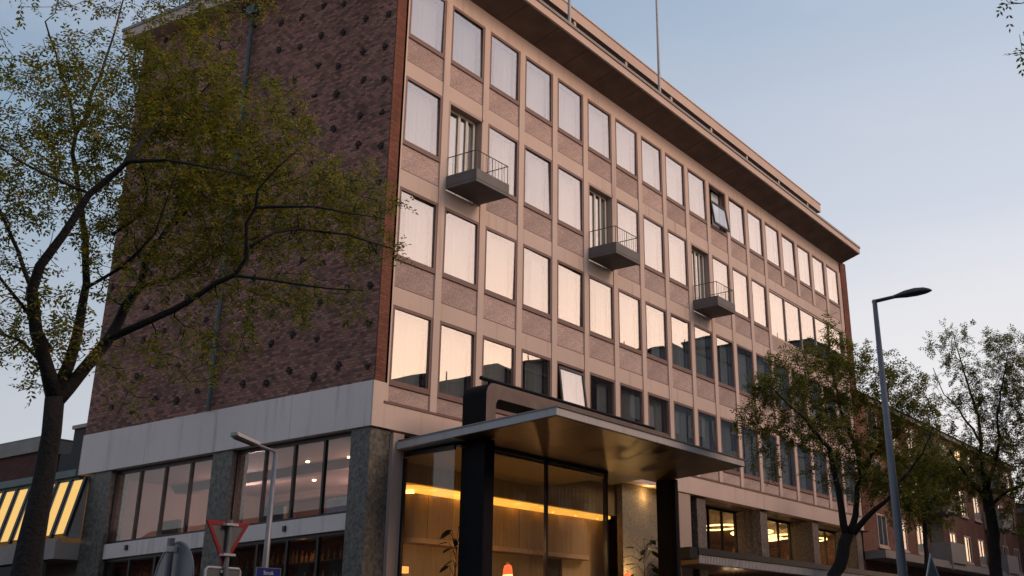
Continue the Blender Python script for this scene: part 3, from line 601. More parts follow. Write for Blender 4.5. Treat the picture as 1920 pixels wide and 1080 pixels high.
# arch: two legs and a beam with rounded corners
def arch_profile(x0, x1, ztop, wleg, hb, rad):
    o = []; i = []
    n = 8
    for k in range(n+1):
        a = math.pi - k*math.pi/2/n; o.append((x0+rad+rad*math.cos(a), ztop-rad+rad*math.sin(a)))
    for k in range(n+1):
        a = math.pi/2 - k*math.pi/2/n; o.append((x1-rad+rad*math.cos(a), ztop-rad+rad*math.sin(a)))
    ri = rad*.55
    for k in range(n+1):
        a = math.pi - k*math.pi/2/n; i.append((x0+wleg+ri+ri*math.cos(a), ztop-hb-ri+ri*math.sin(a)))
    for k in range(n+1):
        a = math.pi/2 - k*math.pi/2/n; i.append((x1-wleg-ri+ri*math.cos(a), ztop-hb-ri+ri*math.sin(a)))
    return o, i
def arch_mesh(x0, x1, ya, yb, zb):
    o, i = arch_profile(x0, x1, 7.97, .36, .34, .30); m_ = MB(); n = len(o)
    O = [(o[0][0], zb)] + o + [(o[-1][0], zb)]; I = [(i[0][0], zb)] + i + [(i[-1][0], zb)]
    for k in range(len(O)-1):
        for (y, rev) in ((ya, 0), (yb, 1)):
            q = [(O[k][0], y, O[k][1]), (O[k+1][0], y, O[k+1][1]), (I[k+1][0], y, I[k+1][1]), (I[k][0], y, I[k][1])]
            m_.quad(*(q[::-1] if not rev else q))
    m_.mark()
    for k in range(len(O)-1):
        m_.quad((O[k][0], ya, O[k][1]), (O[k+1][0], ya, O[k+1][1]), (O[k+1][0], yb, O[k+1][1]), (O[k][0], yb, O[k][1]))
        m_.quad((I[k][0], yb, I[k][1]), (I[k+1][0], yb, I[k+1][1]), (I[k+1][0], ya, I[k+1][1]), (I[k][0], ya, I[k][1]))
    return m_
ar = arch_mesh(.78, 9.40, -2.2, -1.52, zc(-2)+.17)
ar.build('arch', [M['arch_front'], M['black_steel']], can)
cm_ = MB(); cm_.box(.78, 1.14, -2.2, -1.52, .1, zc(-1.5)-.01); cm_.build('column', M['black_steel'], can, bevel=.015)
cm_ = MB(); cm_.box(9.16, 9.36, -2.38, -1.76, .1, zc(-1.7)-.01); cm_.build('column', M['black_steel'], can, bevel=.015)
b = MB(); b.tube([(1.0, -1.85, 8.14), (9.0, -1.85, 8.14)], .05, 8)
for k in range(8): b.box(1.3+k*1.05, 1.34+k*1.05, -1.88, -1.82, 7.95, 8.12)
b.build('light_rail', M['black_steel'], can)
b = MB()
for k in range(7): b.tube([(1.5+k*1.2, -1.86, zc(-1.9)+.17), (1.5+k*1.2, -1.86, 7.64)], .02, 6)
b.build('hanger_rod', M['black_steel'], can)
# glazed lobby front
gl = MB()
for x in (3.85, 6.6): gl.box(x-.035, x+.035, -1.74, -1.66, .1, zc(-1.7)-.015)
gl.box(1.14, 6.66, -1.735, -1.665, zc(-1.7)-.10, zc(-1.7)-.016); gl.box(.56, .62, -1.5, -.02, zc(-.8)-.17, zc(-.8)-.07)
gl.box(.52, .60, -.10, -.02, .1, zc(0)-.17); gl.box(6.86, 6.92, -1.5, -1.43, .1, 6.6)
lf = gl.build('lobby_glazing', M['frame_black'], H)
for (xa, xb) in ((1.14, 3.81), (3.89, 6.56)): MB().box(xa, xb, -1.705, -1.695, .15, zc(-1.7)-.10).build('pane', M['pane_clear'], lf)
MB().box(.585, .595, -1.5, -.10, .15, zc(-.8)-.17).build('pane', M['pane_clear'], lf)
MB().box(6.885, 6.895, -1.45, 1.0, .15, 6.95).build('pane', M['pane_clear'], lf)
box_part('entrance_post', M['pier'], (.14, .50, -.06, .30, .1, 6.97))
# lobby interior: timber bulkhead, glowing cove, panelled drum, counter wall
box_part('lobby_ceiling', M['slat'], (.62, 12.0, .62, 1.42, 6.99, 7.03), (.62, 6.84, -1.63, .62, 6.52, 6.56))
b = MB()
for k in range(140):
    x = 1.3+k*.07
    if x < 11.0: b.box(x, x+.05, .60, .66, 6.06, 6.99)
b.box(1.3, 11.05, .66, 1.40, 6.10, 6.985)
b.build('slatted_bulkhead', M['slat'], H)
def rounded(x0, x1, y0, y1, r, z0, z1):
    pts = []
    for cx, cy, a0 in ((x0+r, y0+r, math.pi), (x1-r, y0+r, 1.5*math.pi)):
        for k in range(9): a = a0+k*math.pi/16; pts.append((cx+r*math.cos(a), cy+r*math.sin(a), z0))
    pts += [(x1, y1, z0), (x0, y1, z0)]
    return MB().prism(pts, (0, 0, z1-z0))
rounded(1.6, 11.0, .72, 1.38, .5, 6.0, 6.055).build('cove_light', M['cove'], H)
rounded(2.0, 9.9, .95, 1.38, .3, 4.86, 5.90).build('panelled_drum', M['plywood'], H)
rounded(1.95, 9.95, .90, 1.38, .33, 4.74, 4.855).build('drum_lip', plain('lip glow tint', (.60, .40, .24), .5), H)  # pale colour stands for the glow along the drum's lower edge
box_part('lobby_wall', M['plywood'], (.62, 8.0, 1.3, 1.4, .1, 4.74), (8.9, 11.2, 1.3, 1.4, .1, 6.0), (.62, 1.6, 1.3, 1.4, 4.74, 6.99))
box_part('lobby_wall', M['room_dark'], (8.0, 8.9, 1.36, 1.4, .1, 4.74), (1.0, 2.0, 1.2, 1.28, .1, 4.4))
box_part('lobby_floor', M['interior_floor'], (.62, 11.0, -1.65, 1.4, .10, .14))
sm = MB()
for k in range(6): sm.box(2.6+k*1.25, 2.606+k*1.25, .944, .951, 4.86, 5.9)
sm.build('panel_seam', M['frame_brown'], H)['kind'] = 'stuff'
# red portable lamps on tall plant shelves in the window
def shelf_lamp(x, y, z, lab):
    s = thing('display_shelf', 'tall slim display shelf behind the lobby glass under the '+lab[1], 'shelf', (x, y, .14), 'display shelves in the lobby window')
    MB().box(-.16, .16, -.14, .14, z-.30, z-.26).build('shelf', M['plywood'], s)
    q = MB()
    for sx in (-.14, .13):
        for sy in (-.12, .11): q.box(sx, sx+.015, sy, sy+.015, 0, z-.30)
    q.build('leg', M['frame_black'], s)
    t = thing('table_lamp', lab[0], 'lamp', (x, y, z-.12), 'red lamps in the lobby window')
    MB().tube([(0,0,0), (0,0,.02), (0,0,.03), (0,0,.20)], [.06, .06, .012, .012], 12).build('base', M['frame_white'], t)
    MB().tube([(0,0,.20), (0,0,.32), (0,0,.40), (0,0,.43)], [.115, .105, .085, .03], 16).build('lamp_shade', M['red_lamp'], t, smooth=False)
    MB().tube([(0,0,.135), (0,0,.198)], [.12, .116], 16).build('diffuser', M['amber'], t)
    MB().tube([(-.05,0,.42), (-.03,0,.47), (.03,0,.47), (.05,0,.42)], .012, 6).build('handle', M['frame_white'], t)
shelf_lamp(3.02, -1.2, 3.80, ('glowing red portable lamp left of the lobby mullion', 'left red lamp'))
shelf_lamp(8.42, -1.2, 3.86, ('glowing red portable lamp low beside the right black column', 'right red lamp'))
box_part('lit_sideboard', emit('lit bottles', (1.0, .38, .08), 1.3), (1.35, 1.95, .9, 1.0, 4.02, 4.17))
# leafy plants
def plant(name, lab, x, y, z0, h, spread, n, seed, L_=.28, group=None):
    t = thing(name, lab, 'plant', (x, y, z0), group)
    MB().tube([(0,0,0), (0,0,.35)], [.17, .22], 14).build('pot', M['pot'], t)
    rr = random.Random(seed); st = MB(); lv = MB()
    st.tube([(0,0,.3), (.03,.02,h*.5), (-.02,0,h*.8)], [.03, .022, .012], 6)
    for k in range(n):
        a = rr.uniform(0, 6.28); zz = h*rr.uniform(.62, .95); rad = spread*rr.uniform(.3, 1)
        tip = Vector((rad*math.cos(a), rad*math.sin(a), zz+rr.uniform(-.05, .3)*spread))
        st.tube([(0, 0, zz-.25), tuple(tip)], .006, 4)
        d = Vector((math.cos(a), math.sin(a), rr.uniform(-.7, .3))).normalized(); s_ = d.cross(Vector((rr.uniform(-.4,.4), rr.uniform(-.4,.4), 1))).normalized()
        l = L_*rr.uniform(.8, 1.3); w_ = l*.25
        P = [tip, tip+d*l*.3+s_*w_, tip+d*l*.7+s_*w_*.8-Vector((0,0,.02)), tip+d*l-Vector((0,0,.06)), tip+d*l*.7-s_*w_*.8-Vector((0,0,.02)), tip+d*l*.3-s_*w_]
        k0 = len(lv.v); lv.v += [tuple(p) for p in P]; lv.f += [(k0, k0+1, k0+5), (k0+1, k0+2, k0+4, k0+5), (k0+2, k0+3, k0+4)]
    st.build('stem', M['bark'], t); lv.build('leaves', M['leaf_plant'], t)
plant('potted_tree', 'tall dark-leaved potted tree in front of the lit stone wall beside the right column', 9.55, -1.1, .1, 5.3, .42, 46, 3, .34)
plant('potted_tree', 'tall potted tree behind the lobby glass left of the left black column', 1.05, -1.25, .14, 4.9, .20, 20, 5, .24)
# stone wall, post and recess right of the lobby
box_part('stone_wall', M['stone_wall'], (10.75, 13.5, .35, .55, .1, 7.03))
box_part('recess_soffit', M['soffit'], (6.9, 31.3, .302, 1.6, 7.04, 7.10))
box_part('stone_pier', M['pier'], (13.72, 14.50, .02, .5, .1, 7.03))
for x in (15.1, 20.05, 25.0, 29.95): box_part('stone_pier', M['marble_pink'], (x, x+.62, .10, 1.15, .1, 7.034))
# restaurant glazing
for xa, xb in ((14.5, 15.1), (15.72, 20.05), (20.67, 25.0), (25.62, 29.95)):
    f = MB(); n = 2 if xb-xa < 2 else 4; w_ = (xb-xa)/n
    f.box(xa, xb, 1.12, 1.20, 6.96, 7.03); f.box(xa, xb, 1.12, 1.20, 4.95, 5.02)
    for k in range(n+1): f.box(xa+w_*k-.03, xa+w_*k+.03, 1.115, 1.205, .1, 6.96)
    rf_ = f.build('restaurant_window', M['frame_black'], H)
    for k in range(n): MB().box(xa+w_*k+.03, xa+w_*(k+1)-.03, 1.155, 1.165, .3, 6.96).build('pane', M['pane_clear'], rf_)
box_part('restaurant_ceiling', plain('tan ceiling', (.30, .17, .09), .7, var=.2), (11.2, 31, 1.25, 9.5, 6.98, 7.03))
box_part('restaurant_floor', M['interior_floor'], (14.5, 31, 1.25, 9.5, 4.7, 4.92))
box_part('restaurant_wall', plain('russet wall', (.26, .12, .06), .7, var=.3, scale=1), (14.5, 31, 7.0, 7.1, .1, 6.98), (14.55, 14.65, 1.25, 7, .1, 6.98))
def ring(x, y, z, r=.62, first=None):
    if first is not None: return copy_tree(first, None, (x, y, z))
    t = thing('ring_lamp', 'glowing ring pendant lamp under the restaurant ceiling', 'ceiling lamp', (x, y, z), 'ring lamps in the restaurant')
    pts = [(r*math.cos(a*math.pi/12), r*math.sin(a*math.pi/12), 0) for a in range(25)]
    MB().tube(pts, .035, 6, cap=False).build('ring', M['ring'], t)
    MB().tube([(r, 0, 0), (0, 0, .2)], .006, 4).tube([(-r, 0, 0), (0, 0, .2)], .006, 4).tube([(0, 0, .2), (0, 0, 7.0-z)], .008, 4).build('cord', M['frame_black'], t)
    return t
r0 = ring(24.1, 2.4, 6.70, .85)
for q in ((27.4, 2.6, 6.78), (26.6, 3.1, 6.66), (21.5, 2.6, 6.72), (31 - 1.6, 2.2, 6.74)): ring(*q, first=r0)
labs = ['largest glowing ring lamp left of the middle stone pier', 'glowing ring lamp right of the middle stone pier', 'deeper glowing ring lamp hanging beyond the middle pier', 'glowing ring lamp nearest the canopy in the restaurant', 'far glowing ring lamp behind the trunk of the street tree']
for o, l in zip([o for o in col.objects if o.name.startswith('ring_lamp')], labs): o['label'] = l
# people-height clutter inside: seating backs against the glass
for x, w__ in ((17.0, 'first, nearest the canopy'), (18.6, 'second, just before the first stone pier'), (22.2, 'third, after the first stone pier'), (23.6, 'fourth, before the second stone pier'), (27.2, 'fifth, beyond the second stone pier')):
    t = thing('banquette', 'tan seat back behind the restaurant glass, '+w__, 'seat', (x, 2.0, 4.92), 'seats in the restaurant'); MB().box(-.6, .6, -.1, .1, .35, .95).build('backrest', plain('tan leather', (.30, .12, .05), .5), t, bevel=.03); MB().box(-.6, .6, .1, .6, 0, .45).build('seat', M['frame_brown'], t, bevel=.03)
# fluted terrace slab
b = MB(); b.box(12.95, 33.0, -1.0, 1.1, 4.66, 4.93)
te = b.build('terrace_slab', M['frame_brown'], H)
b = MB()
for k in range(190): b.box(12.98+k*.105, 13.045+k*.105, -1.05, -1.002, 4.67, 4.92)
b.build('fluted_fascia', M['canopy_edge'], te)
b = MB(); b.box(12.9, 33.0, -1.08, -.95, 4.932, 5.13); b.box(12.9, 33, -1.05, -1.0, 4.64, 4.66)
b.build('planter_edge', M['frame_black'], te)
b = MB(); b.box(12.35, 12.89, -1.05, -.2, 4.78, 5.12); b.build('end_box', M['bark'], te)
# warm bulbs over the terrace bar and below the slab
def cluster(x, y, z, n, lab, seed, top):
    t = thing('pendant_cluster', lab, 'pendant lamp', (x, y, z), 'bulb clusters of the restaurant'); rr = random.Random(seed); bb = MB(); cc = MB()
    for k in range(n):
        px, py, pz = rr.uniform(-.5, .5), rr.uniform(-.3, .3), rr.uniform(-.25, .25)
        bb.tube([(px, py, pz-.06), (px, py, pz-.03), (px, py, pz+.03), (px, py, pz+.06)], [.01, .05, .05, .01], 8); cc.tube([(px, py, pz+.06), (px, py, top-z)], .005, 4)
    bb.build('bulb', M['bulb'], t); cc.build('cord', M['frame_black'], t)
cluster(16.9, -.35, 4.25, 9, 'cluster of warm bulbs hanging below the fluted terrace slab', 2, 4.66)
cluster(19.3, 1.9, 5.35, 7, 'cluster of warm bulbs glowing low behind the first restaurant window', 5, 6.98)
cluster(29.0, 1.9, 6.5, 6, 'cluster of warm bulbs in the last restaurant window behind the tree', 6, 6.98)
box_part('street_wall', M['brick_far'], (12.9, 31.4, 1.25, 1.35, .1, 4.66))
# interior lamps of the lit rooms, and added lobby fill
def pt(name, loc, e, c=(1, .62, .32), r=.02):
    r = min(r, .02)
    d = bpy.data.lights.new(name, 'POINT'); d.energy = e; d.color = c; d.shadow_soft_size = r
    o = bpy.data.objects.new(name, d); col.objects.link(o); o.location = loc; return o
pt('lobby_fill', (2.6, -.8, 4.7), 17, (1, .55, .20)); pt('lobby_fill', (5.2, -.8, 4.7), 19, (1, .55, .20)); pt('lobby_fill', (8.7, -.5, 5.5), 6, (1, .55, .20)); pt('lobby_fill', (4.4, -.6, 3.4), 10, (1, .58, .24))  # added fill points for the lobby, no fixtures behind them
for k in range(7): pt('cove_strip_lamp', (2.6+k*1.15, .80, 5.93), .7, (1, .45, .10))
pt('lounge_lamp', (2.5, 2.2, 6.3), 55, (1, .66, .56)); pt('lounge_lamp', (2.5, 7.0, 6.3), 52, (1, .68, .62)); pt('lounge_lamp', (5, 5, 6.3), 50, (1, .66, .58))
pt('restaurant_lamp', (18.5, 3, 6.4), 60, (1, .62, .25)); pt('restaurant_lamp', (24, 3, 6.3), 60, (1, .62, .25)); pt('restaurant_lamp', (28, 3, 6.3), 40, (1, .62, .25))
pt('bar_lamp', (.1, 2.5, 4.5), 1.2, (1, .5, .2), .05); pt('bar_lamp', (.1, 6.8, 4.5), .5, (1, .6, .3), .05)
pt('wall_uplight', (10.9, -.05, 4.3), 26, (1, .62, .22), .05); pt('recess_lamp', (12.0, .1, 6.75), 12, (1, .60, .22), .08)
# small ceiling spots and a lamp in the lounge
def lounge_lamp(x, y, z, r, lab):
    t = thing('ceiling_spot', lab, 'spotlight', (x, y, z), 'spots in the lounge ceiling')
    MB().tube([(0,0,0), (0,0,.03)], r, 10).build('lens', M['bulb'], t); MB().tube([(0,0,.031), (0,0,.055)], r*1.3, 10).build('housing', M['frame_white'], t)
lounge_lamp(1.4, 3.9, 6.90, .045, 'small round ceiling spot in the second pane of the lounge'); lounge_lamp(1.6, 2.7, 6.90, .045, 'small round ceiling spot in the pane next to the corner column')
lounge_lamp(3.6, 5.9, 6.90, .05, 'small round ceiling spot deepest in the lounge')
for (x, y, lab) in ((2.2, 1.2, 'warm glowing table lamp beside the corner column'), (2.2, 3.6, 'warm glowing table lamp in the middle of the lounge window')):
    t = thing('table_lamp', lab, 'lamp', (x, y, 4.93), 'lamps in the lounge'); MB().tube([(0,0,0),(0,0,.9)], .012, 6).build('stand', M['frame_black'], t); MB().tube([(0,0,.88),(0,0,1.12)], [.13,.09], 12).build('lamp_shade', M['amber'], t); MB().tube([(0,0,0),(0,0,.02)], .1, 12).build('base', M['frame_black'], t)
for (x, y, lab) in ((.5, 4.2, 'dark chair seen behind the first lounge pane after the middle pier'), (.5, 7.9, 'dark sofa seen at the bottom of the far lounge window'), (.6, 2.1, 'pale sofa behind the lounge pane nearest the corner')):
    t = thing('lounge_seat', lab, 'seat', (x, y, 4.93)); mm = M['white_cloth'] if 'pale' in lab else M['frame_black']
    MB().box(-.25, .25, -.4, .4, .0, .42).build('seat', mm, t, bevel=.04); MB().box(.12, .28, -.4, .4, .42, .85).build('backrest', mm, t, bevel=.04)
# flagpoles on the eave
def flagpole(x, h, flag, lab):
    t = thing('flagpole', lab, 'flagpole', (x, -.88, 20.42), 'flagpoles on the roof edge')
    MB().tube([(0,0,0), (0,0,h)], [.055, .035], 8).build('pole', M['canopy_edge'], t)
    MB().tube([(0,0,0), (0,0,.08)], .10, 10).build('foot', M['metal_cap'], t)
    if flag:
        f = MB(); ys = [(.05, 0), (.16, .03), (.24, -.02), (.34, .02)]
        for a, b_ in zip(ys, ys[1:]): f.quad((a[0], a[1], h-1.3), (b_[0], b_[1], h-1.45), (b_[0], b_[1], h-.1), (a[0], a[1], h-.1))
        f.build('furled_flag', M['flag'], t)
flagpole(6.12, 5.5, False, 'slim pale flagpole left on the hotel roof edge'); flagpole(11.75, 5.6, True, 'slim pale flagpole with a furled dark flag right on the hotel roof edge')
# bracket letters-lamp details on lower band
box_part('band_fixture', M['frame_black'], (-.47, -.42, 2.5, 2.58, 4.95, 5.07), (-.47, -.42, 7.9, 7.98, 4.98, 5.10))

# ---------------------------------------------------------------- neighbours
N1 = thing('winter_garden_wing', 'low wing beside the hotel with sloping yellow-lit glazing', 'building', (-.5, 10.2, 0))
def bp_(name, mat, *bx, par=N1, lab=None, smooth=False):
    b = MB(); ox, oy, oz = par.location
    for q in bx: b.box(q[0]-ox, q[1]-ox, q[2]-oy, q[3]-oy, q[4], q[5])
    o = b.build(name, mat, par)
    if lab: o['label'] = lab
    return o
bp_('wall', M['beige'], (-.1, 8, 10.12, 24, .1, 6.9)); bp_('roof_edge', M['zinc'], (-.62, 8.1, 10.12, 24.2, 7.02, 7.2)); bp_('roof', M['zinc'], (-.5, 8.0, 10.12, 24.1, 6.9, 7.02))
bp_('ledge', M['beige'], (-1.15, -.1, 9.7, 24, 4.88, 5.30), (-1.12, -1.02, 9.7, 24, 5.30, 5.38)); bp_('shopfront', M['room_dark'], (-1.4, -1.3, 9.7, 24, .1, 4.78))
for i in range(25):
    y = 9.75+i*.56
    bl = MB(); bl.quad((-.88+.5, y+.07-10.2, 5.52), (-.88+.5, y+.42-10.2, 5.52), (-.58+.5, y+.42-10.2, 6.9), (-.58+.5, y+.07-10.2, 6.9))
    bl.build('lit_blind', M['yellow_glass'], N1)
    MB().prism([(-.88+.5, y+.42-10.2, 5.52), (-.58+.5, y+.42-10.2, 6.9), (-.54+.5, y+.42-10.2, 6.88), (-.84+.5, y+.42-10.2, 5.50)], (0, .09, 0)).build('shadow_strip', M['beige'], N1)  # beige strip paints the grey shadow between two blinds
MB().prism([(-.92+.5, 9.70-10.2, 5.4), (-.5+.5, 9.70-10.2, 5.4), (-.5+.5, 9.70-10.2, 6.95), (-.6+.5, 9.70-10.2, 6.95)], (0, .02, 0)).build('gable', M['beige'], N1)
gb_n = 26
gb = MB().prism([(-.94+.5, -.03, 5.46), (-.6+.5, -.03, 6.95), (-.52+.5, -.03, 6.93), (-.86+.5, -.03, 5.44)], (0, .09, 0)).build('glazing_bar', M['frame_black'], N1, loc=(0, 9.72-10.2, 0))
for i in range(1, 26):
    c_ = gb.copy(); col.objects.link(c_); c_.parent = N1; c_.location = (0, 9.72+i*.56-10.2, 0)
bp_('lit_shop_window', M['yellow_glass'], (-1.42, -1.41, 13.2, 15.5, 2.0, 4.6)); bp_('door_frame', M['zinc'], (-1.43, -1.405, 10.9, 11.0, .1, 4.5))
N2 = thing('brick_house', 'dark brick building with a pale roof band behind the low wing', 'building', (3, 17, 0))
bp_('wall', M['brick_far_y'], (3, 12, 17.4, 40, .1, 9.0), par=N2); bp_('roof_band', M['beige'], (2.9, 12.1, 17.3, 40.1, 9.0, 9.42), par=N2); bp_('roof', M['zinc'], (2.95, 12.05, 17.35, 40.05, 9.42, 9.5), par=N2)
N3 = thing('stair_annex', 'narrow dark annex behind the far corner of the hotel', 'building', (0, 10.3, 0))
bp_('wall', M['roof_dark'], (-.4, 3, 10.13, 10.75, 7.25, 8.35), par=N3); bp_('roof', M['metal_cap'], (-.45, 3.05, 10.12, 10.8, 8.352, 8.45), par=N3)
bp_('wall', M['roof_dark'], (-.3, 3, 10.8, 11.35, 7.21, 7.75), par=N3)
# brick apartment block beyond the hotel, to the right
N4 = thing('brick_apartment_block', 'red brown brick apartment block with balconies beyond the hotel', 'building', (32, 0, 0))
bp_('wall', M['brick_far'], (31.6, 62, .4, 12, 4.9, 13.4), (31.6, 62, .4, 12, .1, 4.4), par=N4)
bp_('wall', M['brick_far'], (62, 90, -1.2, 12, .1, 10.6), par=N4)
bp_('cornice', M['beige'], (31.5, 62.1, .2, 12.1, 13.4, 13.65), (62.1, 90, -1.4, 12.1, 10.6, 10.85), par=N4)
b = MB(); b.prism([(-.4+.0, .1, 13.65), (-.4, 6.5, 15.6), (-.4, 12.2, 13.65)], (30.5, 0, 0)); b.prism([(30.1, -1.5, 10.85), (30.1, 6.5, 12.6), (30.1, 12.2, 10.85)], (28, 0, 0)); b.build('tiled_roof', M['tile'], N4)
bp_('shop_band', M['beige'], (31.6, 62, .2, .5, 4.4, 4.9), (31.6, 62, -.6, .5, 5.9, 6.25), par=N4)
# windows: frame > pane
rr = random.Random(21); lit = emit('lit curtain', (1.0, .66, .30), .9)
protoW = None
def nwin(par, x, y, z, w_, h, lit_=False):
    ox, oy, oz = par.location
    f = MB(); f.box(-w_/2, -w_/2+.08, -.05, .02, 0, h); f.box(w_/2-.08, w_/2, -.05, .02, 0, h); f.box(-w_/2+.08, w_/2-.08, -.05, .02, h-.08, h); f.box(-w_/2+.08, w_/2-.08, -.05, .02, 0, .08); f.box(-.03, .03, -.05, .02, .08, h-.08); f.box(-w_/2-.08, w_/2+.08, -.10, .02, -.09, -.005)
    o = f.build('window', M['roof_edge'], par, loc=(x-ox, y-oy, z)); MB().box(-w_/2+.08, w_/2-.08, -.02, -.012, .08, h-.08).build('pane', lit if lit_ else (M['pane'] if rr.random() < .2 else M['pane_clear']), o); MB().box(-w_/2+.08, w_/2-.08, -.006, -.001, .08, h-.08).build('curtain', M['curtain'] if rr.random() < .6 else M['room_dark'], o)
for z in (6.6, 9.2, 11.6):
    for i in range(10):
        x = 34.2+i*2.9
        if i in (3, 7): continue
        nwin(N4, x, .4, z, 1.3, 1.5, rr.random() < .05)
for z in (2.6, 5.3, 8.2):
    for i in range(8): nwin(N4, 64+i*3.0, -1.2, z, 1.3, 1.6, rr.random() < .06)
for z in (6.2, 8.8, 11.2):
    for x in (42.9, 54.5):
        ox, oy, oz = N4.location
        b = MB(); b.box(-1.4, 1.4, -1.1, 0, 0, .15); b.box(-1.4, 1.4, -1.1, -1.04, .15, 1.05); b.box(-1.4, -1.34, -1.04, 0, .15, 1.05); b.box(1.34, 1.4, -1.04, 0, .15, 1.05); b.box(-1.45, -1.38, -1.15, -1.08, -.4, 2.4)
        b.build('balcony', M['beige'], N4, loc=(x-ox, .4-oy, z)); bp_('balcony_recess', M['room_dark'], (x-1.2, x+1.2, .34, .395, z+.15, z+2.2), par=N4)
# opposite side of the street: the dark row mirrored in the windows
opp_unused = [('apartment_building', 18, 31, 17.3), ('apartment_building', 31.2, 35.5, 18.6), ('apartment_building', 35.7, 44.4, 20.4), ('apartment_building', 44.6, 49, 19.0), ('apartment_building', 49.2, 56.6, 24.3), ('apartment_building', 56.8, 66, 26.8), ('apartment_building', 74, 86, 33.0), ('apartment_building', 86.2, 110, 35.0), ('apartment_building', -40, 17.8, 13.0), ('apartment_building', 66.2, 73.8, 29.0)]
opp = [(q[0], q[1], q[2], h_) for q, h_ in zip(opp_unused, (16.5, 17.4, 19.3, 18.0, 23.0, 25.0, 30.0, 32.0, 12.5, 26.8))]
labO = ['mid-height dark block across the street, third from its low end', 'narrow dark block across the street with one chimney', 'wide dark block across the street topped by a roof box', 'narrow lower block across the street between two taller ones', 'six-storey dark block across the street with two roof boxes', 'eight-storey dark block across the street beside the towers', 'dark tower across the street, first of the pair', 'tallest wide tower closing the street', 'long low terrace across the street', 'nine-storey block between the eight-storey one and the towers']
for (nm, xa, xb, h), lab in zip(opp, labO):
    t = thing(nm, lab, 'building', (xa, -24, 0), 'buildings across the street')
    MB().box(0, xb-xa, -8, 0, .1, h).build('wall', M['opp_brick'] if int(xa) % 2 else M['blinds_blue'], t)
    r_ = MB(); r_.box(-.1, xb-xa+.1, -8.1, .1, h, h+.2); r_.box((xb-xa)*.3, (xb-xa)*.3+1.2, -5, -3, h+.2, h+1.0); r_.tube([((xb-xa)*.7, -2, h), ((xb-xa)*.7, -2, h+2.2)], .05, 5); r_.build('roof', M['roof_dark'], t)
    n = max(1, int((xb-xa)/2.6)); fl = int(h/3)-1; w0 = None
    for k in range(max(0, fl-3), fl):
        for i in range(n):
            x = .9+i*(xb-xa-1)/n
            if w0 is None: w0 = MB().box(0, 1.3, .0, .04, 0, 1.7).build('window', M['opp_glass'], t, loc=(x, 0, 3.4+k*3))
            else:
                c_ = w0.copy(); col.objects.link(c_); c_.parent = t; c_.location = (x, 0, 3.4+k*3)

t = thing('terraced_house', 'dark brick terrace across the side street, mirrored in the lounge windows', 'building', (-44, 0, 0))
MB().box(-9, 0, -8, 70, .1, 11.5).build('wall', M['brick_far_y'], t); MB().prism([(-9.3, -8.2, 11.5), (.3, -8.2, 11.5), (-4.5, -8.2, 14.5)], (0, 78.4, 0)).build('roof', M['tile'], t)
w0 = MB().box(0, .04, 0, 1.3, 0, 1.7).build('window', M['opp_glass'], t, loc=(0, -6, 2.0))
for k in range(3):
    for i in range(24):
        if k or i:
            c_ = w0.copy(); col.objects.link(c_); c_.parent = t; c_.location = (0, -6+i*3.1, 2.0+k*3.1)
# ---------------------------------------------------------------- street lamps
def lathe_head(prof, n=10, sx=1.0): pass
t = thing('street_lamp', 'tall tapered grey street lamp with a dark leaf-shaped head on a short arm', 'street lamp', (-5.09, -13.64, .1))
MB().tube([(0,0,0), (0,0,1.2), (0,0,3.0), (0,0,6.24)], [.085, .078, .059, .034], 14).build('pole', M['pole_grey'], t, smooth=True)
MB().box(-.045, .045, -.098, -.07, .6, 1.1).build('access_door', M['lamp_dark'], t)
MB().tube([(0,.03,6.20), (0,-.02,6.22), (0,-.34,6.235)], [.03, .028, .026], 8).build('arm', M['lamp_dark'], t)
hd = MB(); n = 14; P = [(-.26, .032, .03), (-.34, .06, .042), (-.46, .095, .068), (-.60, .108, .078), (-.73, .085, .064), (-.80, .048, .038), (-.84, .012, .012)]
for i, (y, hw, hh) in enumerate(P):
    for j in range(n):
        a = 2*math.pi*j/n; hd.v.append((hw*math.cos(a), y, 6.225 + (.0 if math.sin(a) < 0 else 1)*hh*math.sin(a) + (.35*hh*math.sin(a) if math.sin(a) < 0 else 0)))
for i in range(len(P)-1):
    for j in range(n): a = i*n+j; b_ = i*n+(j+1) % n; hd.f.append((a, a+n, b_+n, b_))
hd.f.append(tuple(range(n))); hd.f.append(tuple(range((len(P)-1)*n, len(P)*n))[::-1])
hd.build('lamp_head', M['lamp_dark'], t, smooth=True)
t = thing('street_lamp', 'slim street lamp with a flat pale head beside the hotel corner', 'street lamp', (-6.80, -3.95, .1))
MB().tube([(0,0,0), (0,0,3), (0,0,5.04)], [.058, .050, .036], 10).build('pole', M['galv'], t, smooth=True)
MB().tube([(0,0,5.0), (-.04,0,5.05), (-.42,0,5.11)], .024, 8).build('arm', M['galv'], t)
h_ = MB(); h_.prism([(-.38,-.07,5.085), (-.84,-.085,5.165), (-.86,-.07,5.19), (-.86,.07,5.19), (-.84,.085,5.165), (-.38,.07,5.085)], (-.005,0,.055)); h_.build('lamp_head', M['canopy_edge'], t, bevel=.008)
h_ = MB(); h_.prism([(-.44,-.055,5.080), (-.82,-.06,5.146), (-.82,.06,5.146), (-.44,.055,5.080)], (0,0,.008)); h_.build('lens', M['lamp_dark'], t)
